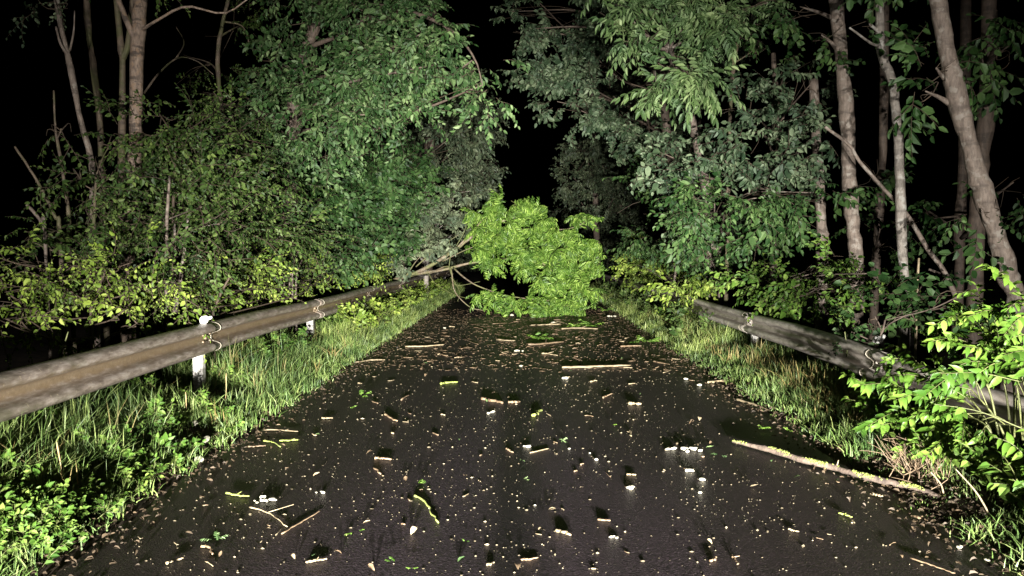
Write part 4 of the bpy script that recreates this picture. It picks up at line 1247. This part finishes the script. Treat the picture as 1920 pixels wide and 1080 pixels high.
# dry reddish tangle in front of the bush
g = Geo()
for i in range(170):
    p = ground_at(1745 + RNG.normal(0, 38), 880 + RNG.normal(0, 14), 0.06)
    e = p + np.array([RNG.normal(0, 0.12), RNG.normal(0, 0.1), RNG.uniform(0.05, 0.24)])
    g.add(*tube(spline([p, (p + e) / 2 + RNG.standard_normal(3) * 0.03, e], 5), np.linspace(0.0032, 0.0015, 5), 4, cap=False))
tag(g.mk('dry_stalks', M['bark_chip'], None, 'stuff'), 'tangle of dry reddish stalks in front of the big leafed bush', 'stalks')
for (a, b_, lab) in (((1855, 965), (1792, 880), 'tall bent dry stalk leaning out of the grass tuft below the bush'), ((1770, 930), (1745, 885), 'short dry stalk leaning beside the mossy log end')):
    p = ground_at(*a, 0.04)
    e = at(*b_, p[1] - 0.05)
    o = Geo().add(*tube(spline([p, (p + e) / 2 + np.array([0.02, 0, 0]), e], 10), np.linspace(0.006, 0.003, 10), 5)).mk('dry_stalk', M['dead_wood'])
    tag(o, lab, 'stalk')
for (bx, by, tx, ty, lab) in ((118, 935, 106, 828, 'tall seed stalk standing in the front weeds'), (62, 1000, 58, 940, 'short seed stalk beside the bright front clump'),
                              (346, 800, 348, 735, 'pale grass stalk under the rail\'s reflector'), (420, 770, 424, 700, 'slim straw stalk beside the nearest rail post'),
                              (1660, 745, 1635, 672, 'dry stalk standing before the tilted rail\'s reflector')):
    p = ground_at(bx, by, 0.08)
    e = at(tx, ty, p[1])
    o = Geo().add(*tube(spline([p, (p + e) / 2 + np.array([0.01, 0, 0]), e], 9), [0.004, 0.004, 0.0038, 0.0036, 0.0034, 0.0034, 0.005, 0.006, 0.003], 5)).mk('seed_stalk', M['straw'])
    tag(o, lab, 'stalk')

# brown leaf litter along both road edges and on the ground below the rails
g = Geo()
n = 9000
sg = np.where(RNG.random(n) < 0.5, -1, 1)
y = (2.3 ** 0.4 + RNG.random(n) * (24 ** 0.4 - 2.3 ** 0.4)) ** 2.5
x = sg * (2.36 + 0.04 + np.abs(RNG.normal(0, 0.22, n)) * np.where(RNG.random(n) < 0.3, -0.75, 1))
z = np.maximum(ground_z(x, y), 0.004) + RNG.uniform(0.002, 0.03, n)
Vl, Ql = leaf(0.036, 0.02, 0.35, 0.3)
R = np.stack([rot(RNG.uniform(-0.6, 0.6), RNG.uniform(-0.5, 0.5), RNG.uniform(0, 6.28)) * RNG.uniform(0.4, 1.2) for _ in range(n)])
VV = np.einsum('nij,vj->nvi', R, Vl) + np.stack([x, y, z], -1)[:, None, :]
g.add(VV.reshape(-1, 3), (Ql[None] + (np.arange(n) * 6)[:, None, None]).reshape(-1, 4))
tag(g.mk('leaf_litter', M['litter'], None, 'stuff', smooth=False), 'brown rotting leaf litter along both road edges', 'leaf litter')

RNG = np.random.default_rng(404)
# ================================================================== storm debris on the asphalt
ROADZ = 0.012
def stick(pts, rpx, mat, name, label, cat, group=None, lift=0.0, rough=0.12, taper=0.6, n=14):
    """a stick lying along ground points given as pixels"""
    P = np.array([ground_at(px, py, ROADZ) for px, py in pts])
    r = 0.8 * rpx * P[:, 1].mean() / FPX
    Q = spline(P, n)
    bow = RNG.normal(0, 0.07) * np.linalg.norm(Q[-1] - Q[0])
    Q[:, 1] += bow * np.sin(np.linspace(0, PI, n))
    Q[1:-1, :2] += RNG.standard_normal((n - 2, 2)) * r * 0.7
    Q[:, 2] += r * 0.9 + lift * np.sin(np.linspace(0.3, 2.8, n)) 
    prof = np.linspace(1, taper, n) * (1 + 0.12 * RNG.standard_normal(n))
    gg = Geo().add(*tube(Q, r * prof, 7, rough))
    if n >= 10 and RNG.random() < 0.45:
        j = int(RNG.integers(n // 3, 2 * n // 3))
        dd = Q[j + 1] - Q[j]
        dd = dd / (np.linalg.norm(dd) + 1e-9)
        ln = np.linalg.norm(Q[-1] - Q[0]) * RNG.uniform(0.15, 0.35)
        sd = np.array([-dd[1], dd[0], 0]) * RNG.choice([-1, 1])
        e = Q[j] + (dd * 0.8 + sd * 0.6) * ln + np.array([0, 0, 0.3 * ln])
        gg.add(*tube(spline([Q[j], (Q[j] + e) / 2 + sd * 0.05 * ln, e], 5), np.linspace(r * 0.55, r * 0.25, 5), 5, 0.1))
    V, F, Tt = gg.arrays()
    c = Q.mean(0)
    c[2] = ROADZ
    o = link(name, mesh_data(name, V - c, F, Tt), mat)
    o.location = [float(k) for k in c]
    tag(o, label, cat, group)
    return o

def lumps(px, py, wpx, k, mat, name, label, cat, group=None, hpx=None):
    """a cluster of little uneven lumps joined into one scrap"""
    c = ground_at(px, py, ROADZ)
    s = c[1] / FPX
    g = Geo()
    for i in range(k):
        r = s * (hpx or wpx / (k ** 0.6) * 0.7) * RNG.uniform(0.35, 1.2)
        o = np.array([np.clip(RNG.normal(0, 0.3 if k > 4 else 0.16), -0.6, 0.6) * wpx * s * (0 if k == 1 else 1), RNG.normal(0, 0.03 if k > 4 else 0.008) * (k > 1), r * 0.6])
        u = np.linspace(0, PI, 5)[1:-1]
        a = np.linspace(0, 2 * PI, 7, endpoint=False)
        V = np.array([[math.sin(t) * math.cos(q), math.sin(t) * math.sin(q), math.cos(t)] for t in u for q in a] + [[0, 0, 1], [0, 0, -1]])
        V *= 1 + 0.22 * RNG.standard_normal((len(V), 1))
        V = V * r * np.array([1.2, 1.0, 0.55]) + o * np.array([1, 1, 0.8])
        Q = [[b * 7 + j, b * 7 + (j + 1) % 7, b * 7 + 7 + (j + 1) % 7, b * 7 + 7 + j] for b in range(2) for j in range(7)]
        Tt = [[21, (j + 1) % 7, j] for j in range(7)] + [[22, 14 + j, 14 + (j + 1) % 7] for j in range(7)]
        g.add(V, Q, Tt)
    V, Q, Tt = g.arrays()
    o = link(name, mesh_data(name, V, Q, Tt), mat)
    o.location = [float(q) for q in c]
    tag(o, label, cat, group)
    return o

def sprig(px, py, wpx, n, label, group=None, mat='leaf_fallen'):
    """a torn leafy tip lying on the road"""
    c = ground_at(px, py, ROADZ)
    s = wpx * c[1] / FPX
    g = Geo()
    for i in range(n):
        V, Q, _ = compound_leaf(0.5 * s * RNG.uniform(0.8, 1.1), 4, 0.2 * s, 0.075 * s, RS, 0.2)
        R = rot(0, 0, RNG.uniform(0, 6.28)) @ rot(0, RNG.uniform(-0.75, -0.1), 0)
        g.add(V @ R.T + [RNG.normal(0, 0.14) * s, RNG.normal(0, 0.14) * s, 0.012 + 0.03 * s], Q)
    V, Q, Tt = g.arrays()
    V[:, 2] = np.maximum(V[:, 2], 0.004)
    o = link('leaf_sprig', mesh_data('leaf_sprig', V, Q, Tt, False), M[mat])
    o.location = [float(q) for q in c]
    tag(o, label, 'leaf sprig', group)
    return o

# the big moss covered branch at the road edge
log = thing('mossy_branch', 'long moss covered branch lying along the road edge by the bush', 'branch', ground_at(1570, 885, ROADZ))
lp = np.array([ground_at(px, py, ROADZ) for px, py in ((1373, 832), (1440, 850), (1502, 868), (1560, 885), (1613, 899), (1695, 921), (1772, 943))])
lp[1:-1, 1] += np.array([0.02, -0.03, 0.025, -0.02, 0.03])
LQ = spline(lp, 46)
LQ[:, 1] += 0.012 * (value_noise(np.arange(46) * 0.6, 9) - 0.5)
LR = np.concatenate([np.linspace(0.011, 0.02, 8), np.full(32, 0.022), np.linspace(0.022, 0.017, 6)])
LQ[:, 2] += LR * 0.95 + 0.01
Geo().add(*tube(LQ, LR * (1 + 0.08 * RNG.standard_normal(46)), 10, 0.08)).mk('stem', M['bark_brown'], log)
g = Geo()
for i in range(900):
    t = RNG.random() ** 0.9 * 45
    if value_noise(np.array([t * 0.45]), 21)[0] < 0.05 and RNG.random() < 0.93:
        continue
    j = int(min(44, t))
    a = RNG.normal(1.0, 0.55)
    c = LQ[j] * (1 - t + j) + LQ[j + 1] * (t - j) + 0.97 * LR[j] * np.array([-0.35 * math.cos(a), -0.94 * math.cos(a), math.sin(a)])
    r = RNG.uniform(0.003, 0.01)
    V = np.array([[1, 0, 0], [-1, 0, 0], [0, 1, 0], [0, -1, 0], [0, 0, 1], [0, 0, -1]]) * r * (1 + 0.3 * RNG.standard_normal((6, 1)))
    g.add(V + c, None, [[4, 0, 2], [4, 2, 1], [4, 1, 3], [4, 3, 0], [5, 2, 0], [5, 1, 2], [5, 3, 1], [5, 0, 3]])
g.mk('moss', M['moss'], log, 'stuff')
Geo().add(*tube(spline([LQ[24], LQ[24] + [0.01, -0.01, 0.06]], 4), [0.006, 0.005, 0.004, 0.003], 5)).mk('side_stub', M['dead_wood'], log)

DW, BC, WH = M['dead_wood'], M['bark_chip'], M['white']
MO = M['moss']
single = [
    (((1054, 691), (1110, 690), (1182, 687)), 3.0, DW, 'long straight pale stick lying across the road beyond the middle'),
    (((760, 651), (800, 649), (834, 647)), 2.0, DW, 'pale twig with a fork lying left of the far green sprig'),
    (((666, 681), (695, 677), (722, 676)), 2.0, DW, 'thin pale twig near the rusty rail\'s verge'),
    (((990, 648), (1025, 646), (1058, 642)), 2.6, BC, 'brown stick beside the far green sprig'),
    (((931, 638), (950, 640), (966, 640)), 2.0, DW, 'short pale stick just left of the far green sprig'),
    (((1016, 664), (1030, 665), (1045, 668)), 2.0, DW, 'short straight twig just in front of the far green sprig'),
    (((992, 611), (1020, 610), (1051, 609)), 1.8, DW, 'thin pale twig close under the fallen crown'),
    (((1053, 618), (1085, 617), (1121, 618)), 2.0, DW, 'long twig under the sprigs at the fallen crown'),
    (((1164, 651), (1185, 650), (1203, 650)), 2.0, BC, 'brown twig touching the green sprig by the tilted rail\'s verge'),
    (((1225, 679), (1240, 682), (1255, 685)), 2.2, BC, 'brown stick near the grass of the tilted rail'),
    (((827, 721), (842, 719), (858, 718)), 2.6, MO, 'short mossy twig right of the two green scraps'),
    (((904, 750), (920, 752), (942, 758)), 4.0, BC, 'chunky curved piece of bark above the white flakes'),
    (((954, 756), (965, 756), (975, 755)), 3.0, BC, 'small flat bark piece right of the chunky curved one'),
    (((999, 782), (1006, 777), (1014, 771)), 4.0, MO, 'pale mossy bark chip standing on edge at mid road'),
    (((1180, 759), (1190, 759), (1201, 760)), 4.0, DW, 'pale block of wood lying alone below the long straight stick'),
    (((1131, 747), (1139, 744), (1147, 739)), 2.0, BC, 'small bent twig left of the pale block'),
    (((721, 778), (733, 784), (745, 791)), 2.6, BC, 'short crooked brown twig left of mid road'),
    (((994, 850), (1010, 846), (1029, 842)), 1.6, DW, 'thin straight twig next to the white leafy sprig'),
    (((949, 843), (955, 846), (962, 850)), 2.4, BC, 'brown bark scrap on the dark middle strip'),
    (((705, 860), (718, 861), (734, 863)), 3.0, BC, 'pair of brown bark scraps end to end'),
    (((777, 930), (792, 934), (803, 943), (810, 962), (822, 982)), 2.8, MO, 'bent mossy stick curving down the near road'),
    (((1044, 997), (1057, 999), (1070, 1006)), 4.2, DW, 'thick pale wood chip on the near road'),
    (((1121, 976), (1132, 977), (1144, 978)), 3.2, BC, 'flat brown chip right of the thick pale one'),
    (((977, 1050), (992, 1049), (1009, 1047)), 2.4, BC, 'slim brown stick at the very front of the road'),
    (((914, 1061), (920, 1059), (927, 1056)), 2.8, DW, 'small pale chip at the front beside the slim brown stick'),
    (((868, 932), (873, 929), (879, 926)), 1.4, DW, 'tiny slanting straw right of the bent mossy stick'),
    (((424, 926), (445, 929), (467, 932)), 2.6, MO, 'straight greenish stick before the white lumps'),
    (((468, 952), (500, 968), (539, 989)), 1.8, DW, 'long thin twig pointing towards the camera below the white lumps'),
    (((528, 1002), (565, 980), (602, 958)), 1.8, BC, 'thin dark twig crossing the long thin one'),
    (((313, 1058), (328, 1052), (344, 1048)), 3.0, DW, 'stubby pale stick at the front near the weeds'),
    (((574, 1056), (592, 1053), (613, 1050)), 3.0, DW, 'stubby tan stick at the front left of the green leaf'),
    (((378, 1026), (388, 1030), (398, 1041)), 3.2, BC, 'curled bark strip under the front leaf scrap'),
    (((493, 807), (526, 808), (559, 810)), 1.8, DW, 'long pale twig by the verge weeds'),
    (((463, 839), (480, 838), (498, 837)), 2.0, BC, 'brown twig just below the long pale one'),
    (((494, 828), (510, 832), (526, 839)), 2.0, MO, 'bent greenish twig below the long pale one'),
    (((524, 828), (542, 827), (559, 826)), 2.2, MO, 'straight greenish twig right of the bent one'),
    (((603, 785), (613, 785), (624, 785)), 2.0, DW, 'short pale twig above the verge side twigs'),
    (((1380, 750), (1413, 760), (1447, 773)), 3.0, DW, 'pale bark strip lying at the grass of the tilted rail'),
    (((1328, 719), (1355, 717), (1382, 713)), 3.0, DW, 'straight pale stick with its end in the grass'),
    (((1708, 969), (1724, 974), (1739, 980)), 3.6, BC, 'short thick brown stick in front of the mossy branch'),
    (((1706, 1047), (1750, 1060), (1791, 1076)), 2.0, BC, 'long thin brown twig in the front corner by the bush side'),
    (((1572, 963), (1585, 966), (1598, 971)), 2.2, MO, 'small green twig on the reflecting wet patch'),
    (((1478, 993), (1488, 996), (1498, 998)), 2.0, DW, 'little tan twig left of the wet green patch'),
    (((1635, 928), (1645, 930), (1654, 932)), 3.0, DW, 'pale wood chip just below the mossy branch'),
    (((1335, 1054), (1340, 1051), (1344, 1047)), 3.4, BC, 'small brown chip standing at the front edge'),
    (((1373, 1043), (1378, 1050), (1382, 1060)), 2.6, BC, 'crooked brown twig at the front edge'),
    (((1182, 808), (1182, 813), (1184, 819)), 2.2, DW, 'small upright pale twig right of the leafy sprig'),
    (((1175, 891), (1184, 891), (1192, 892)), 2.4, DW, 'small pale chip behind the white flake'),
]
for (pts, r, mat, lab) in single:
    stick(pts, r, mat, 'bark_chip' if ('chip' in lab or 'bark' in lab or 'block' in lab) else 'twig', lab,
          'wood chip' if ('chip' in lab or 'bark' in lab or 'block' in lab) else 'twig')
whites = [
    (1284, 843, 62, 14, 5.5, 'largest cluster of white lumps, beside the mossy branch tip'), (1297, 884, 34, 4, 4.5, 'row of white lumps in front of the largest white cluster'),
    (1319, 901, 12, 2, 4.5, 'pair of white lumps below the largest white cluster'), (507, 940, 52, 8, 5.5, 'white lumps near the verge, right of the straight greenish stick'),
    (1186, 916, 24, 4, 4.5, 'bright white flake standing on the near road'), (916, 773, 26, 5, 3, 'flat white flakes below the chunky bark'),
    (1067, 842, 10, 1, 5, 'single white lump beside the leafy white sprig'), (988, 838, 12, 2, 4, 'small white scrap left of the leafy white sprig'),
    (1153, 1008, 20, 4, 3, 'pale flake pointing along the front road'), (604, 924, 34, 4, 3.4, 'blue white flakes right of the white lumps'),
    (973, 659, 18, 3, 3.2, 'white scrap in front of the short pale stick'), (979, 687, 16, 2, 3.4, 'white scrap left of the long straight stick'),
    (1059, 710, 16, 3, 4, 'white scrap under the long straight stick'), (834, 616, 16, 2, 3, 'white fleck near the far verge'), (960, 592, 18, 2, 2.6, 'white fleck under the fallen crown'),
    (1147, 594, 20, 3, 2.6, 'white fleck right of the fallen crown'), (1038, 606, 26, 4, 2.6, 'pale flecks below the fallen crown\'s middle'), (957, 618, 12, 2, 2.4, 'tiny white fleck left of the far twigs'),
    (1106, 850, 8, 1, 4, 'small white pebble right of the leafy white sprig'), (1118, 863, 12, 1, 4, 'small tan pebble right of the leafy white sprig'),
    (1797, 1026, 14, 2, 5, 'pair of cream lumps near the front corner'), (1851, 1052, 8, 1, 4.5, 'single cream lump in the front corner'),
    (1003, 948, 10, 1, 4, 'lone white petal on the near dark strip'), (1313, 925, 10, 1, 4, 'lone white lump nearest the camera below the white clusters'),
    (1312, 723, 20, 3, 3.6, 'white blossom scrap at the grass edge'), (1286, 712, 14, 2, 3, 'white fleck left of the stick in the grass edge'),
]
for (px, py, w, k, h, lab) in whites:
    lumps(px, py, w, k, WH, 'white_scrap', lab, 'white scrap', None, h)
for (px, py, w, n_, lab) in ((1010, 637, 40, 9, 'leafy green sprig lying far down the middle of the road'), (1211, 642, 40, 9, 'leafy green sprig lying near the tilted rail\'s verge'),
                             (1108, 612, 36, 7, 'torn green sprig right below the fallen crown'), (1078, 614, 26, 5, 'small green sprig left of the torn one below the crown'),
                             (1053, 829, 26, 3, 'little white green leafy sprig in the middle of the road'), (402, 1016, 40, 3, 'pale leaf scrap with a long shadow near the front weeds'),
                             (678, 744, 34, 3, 'larger flat green scrap left of mid road'), (661, 767, 18, 2, 'smaller flat green scrap left of mid road'),
                             (668, 1004, 26, 2, 'green leaf lying on the near road'), (735, 1058, 22, 2, 'green leaf scrap at the front edge of the road'),
                             (773, 1070, 18, 2, 'greenish leaf scrap standing at the front edge'), (788, 910, 26, 3, 'green scrap at the top of the bent mossy stick'),
                             (1350, 857, 26, 3, 'green white sprig beside the mossy branch tip'), (1430, 806, 28, 3, 'flat green sprig behind the mossy branch'),
                             (1478, 810, 20, 3, 'small green sprig between grass and mossy branch'), (982, 903, 14, 2, 'tiny green white scrap on the dark strip'),
                             (873, 1018, 12, 2, 'tiny green leaf on the near road'), (1153, 800, 16, 2, 'tiny green leaf above the small upright twig'),
                             (1130, 585, 30, 4, 'green sprig right of the fallen crown')):
    sprig(px, py, w, n_, lab, mat='leaf_fallen' if 'white' not in lab and 'pale' not in lab else 'leaf_ash')

# the many small look-alike scraps
def ground_scatter(n, y0, y1):
    out = []
    while len(out) < n:
        py = RNG.uniform(y0, y1)
        k = (py - 473)
        px = RNG.uniform(985 - 1.42 * k, 985 + 1.45 * k)
        out.append((px, py))
    return out
def where_on_road(px, py):
    k = (px - 985) / (py - 473)
    return 'near the rusty rail' if k < -0.55 else ('near the tilted rail' if k > 0.55 else 'in the middle of the road')
def how_far(py):
    return 'close under the fallen crown' if py < 622 else ('beyond the long straight stick' if py < 690 else ('at mid distance' if py < 820 else ('on the near road' if py < 960 else 'at the very front')))
for (px, py) in ground_scatter(70, 588, 720):
    a = RNG.normal(0, 0.5)
    l = RNG.exponential(4.5) + 2.5
    l = min(l, 15)
    brown = RNG.random() < 0.6
    stick([(px - l, py - l * a * 0.35), (px, py + RNG.normal(0, 0.8)), (px + l, py + l * a * 0.35)], RNG.uniform(0.7, 1.4), BC if brown else DW, 'twig',
          ('brown' if brown else 'pale') + ' little twig ' + how_far(py) + ' ' + where_on_road(px, py), 'twig', 'small twigs strewn over the far road', n=6)
for (px, py) in ground_scatter(48, 710, 1075):
    a = RNG.normal(0.1, 0.9)
    l = min(RNG.exponential(2.2) + 2.2, 9)
    brown = RNG.random() < 0.7
    stick([(px - l, py - l * a * 0.5), (px + RNG.normal(0, 1), py + RNG.normal(0, 1.5)), (px + l, py + l * a * 0.5)], RNG.uniform(0.8, 2.0), BC if brown else DW, 'bark_chip',
          ('brown' if brown else 'pale') + ' small bark crumb ' + how_far(py) + ' ' + where_on_road(px, py), 'bark crumb', 'small bark crumbs strewn over the near road', n=5, rough=0.25)
TORN = []
for (L, W, f, d) in ((0.05, 0.03, 0.3, 0.35), (0.06, 0.026, 0.4, -0.25), (0.04, 0.03, 0.2, 0.5)):
    V, Q = big_leaf(L, W, f, d)
    V[:, 2] += 0.004 - V[:, 2].min()
    TORN.append((V, Q))
TM = [('yellow green', M['leaf_ash']), ('pale', M['dead_wood']), ('brown', M['bark_chip'])]
TD = {}
for (px, py) in ground_scatter(60, 640, 1070):
    i, j = int(RNG.integers(0, 3)), int(RNG.integers(0, 3))
    if (i, j) not in TD:
        TD[(i, j)] = mesh_data('torn_leaf', *TORN[i])
        TD[(i, j)].materials.append(TM[j][1])
    o = bpy.data.objects.new('torn_leaf', TD[(i, j)])
    COL.objects.link(o)
    o.location = [float(q) for q in ground_at(px, py, ROADZ)]
    o.rotation_euler = (RNG.uniform(-0.3, 0.3), RNG.uniform(-0.3, 0.3), RNG.uniform(0, 6.28))
    o.scale = [float(RNG.uniform(0.5, 1.2))] * 3
    tag(o, TM[j][0] + ' torn leaf ' + how_far(py) + ' ' + where_on_road(px, py), 'torn leaf', 'torn leaves strewn over the road')
g = Geo()
n = 11500
y = (3.2 ** 0.5 + RNG.random(n) * (19 ** 0.5 - 3.2 ** 0.5)) ** 2
x = RNG.uniform(-2.35, 2.42, n)
keep = RNG.random(n) < 0.25 + 0.9 * vnoise2(x * 1.7, y * 1.1, 31) ** 1.5
x, y = x[keep], y[keep]
n = len(x)
r = RNG.exponential(0.0012, n) + 0.0008
r = np.minimum(r, 0.0075)
O = np.array([[1, 0, 0], [-1, 0, 0], [0, 1, 0], [0, -1, 0], [0, 0, 0.8], [0, 0, -0.8]])
V = O[None] * r[:, None, None] * (1 + 0.35 * RNG.standard_normal((n, 6, 1))) * np.stack([RNG.uniform(0.8, 2.2, n), np.ones(n), np.ones(n)], -1)[:, None, :]
V = V + np.stack([x, y, ROADZ * (1 - (x / 2.6) ** 2) + r * 0.5], -1)[:, None, :]
F = np.array([[4, 0, 2], [4, 2, 1], [4, 1, 3], [4, 3, 0], [5, 2, 0], [5, 1, 2], [5, 3, 1], [5, 0, 3]])
g.add(V.reshape(-1, 3), None, (F[None] + (np.arange(n) * 6)[:, None, None]).reshape(-1, 3))
tag(g.mk('debris', M['crumb'], None, 'stuff', smooth=False), 'countless tiny pale crumbs and seeds strewn over the wet road', 'debris')

g = Geo()
n = 3200
y = RNG.uniform(9.5, 20, n)
x = RNG.uniform(-2.38, 2.42, n)
L_ = RNG.exponential(0.014, n) + 0.006
V = O[None] * np.stack([np.minimum(L_, 0.07), 0.006 + 0 * L_, 0.006 + 0 * L_], -1)[:, None, :] * (1 + 0.25 * RNG.standard_normal((n, 6, 1)))
az = RNG.normal(0, 0.6, n)
V = np.stack([V[..., 0] * np.cos(az)[:, None] - V[..., 1] * np.sin(az)[:, None], V[..., 0] * np.sin(az)[:, None] + V[..., 1] * np.cos(az)[:, None], V[..., 2]], -1)
V = V + np.stack([x, y, 0.016 + 0 * x], -1)[:, None, :]
g.add(V.reshape(-1, 3), None, (F[None] + (np.arange(n) * 6)[:, None, None]).reshape(-1, 3))
tag(g.mk('debris', M['flake'], None, 'stuff', smooth=False), 'thick brown bark flakes littering the far road', 'debris')

# round white mushrooms at the grass edge
for (px, py, s, lab) in ((336, 838, 8, 'outermost of the round white caps at the grass edge'), (362, 842, 7, 'middle round white cap at the grass edge'), (386, 828, 8, 'round white cap touching the tall verge grass'),
                         (373, 858, 9, 'lowest round white cap nearest the asphalt'), (366, 808, 6, 'highest round white cap half hidden in grass'), (354, 854, 6, 'small white cap between the larger ones')):
    c = ground_at(px, py, 0.05)
    c[2] = float(ground_z(np.array(c[0]), np.array(c[1]))) + 0.035
    r = s * c[1] / FPX
    u = np.linspace(0, PI / 2 * 1.15, 6)
    a = np.linspace(0, 2 * PI, 12, endpoint=False)
    V = [[0, 0, r * 0.5]] + [[r * math.sin(t) * math.cos(q) * (1 + 0.06 * math.sin(3 * q)), r * math.sin(t) * math.sin(q), r * 0.5 * math.cos(t)] for t in u[1:] for q in a]
    V = np.array(V) @ rot(RNG.uniform(0.5, 1.0), RNG.uniform(-0.4, 0.4), 0).T
    Q = [[1 + b * 12 + j, 1 + b * 12 + (j + 1) % 12, 13 + b * 12 + (j + 1) % 12, 13 + b * 12 + j] for b in range(4) for j in range(12)]
    Tt = [[0, 1 + (j + 1) % 12, 1 + j] for j in range(12)]
    mr = thing('mushroom', lab, 'mushroom', c)
    link('cap', mesh_data('cap', V, Q, Tt), M['white'], mr)
    V, Q, Tt = tube(spline([[0, 0.01, -0.05], [0, 0, 0.1 * r]], 4), [0.006, 0.006, 0.006, 0.006], 6)
    link('stalk', mesh_data('stalk', V, Q, Tt), M['white'], mr)
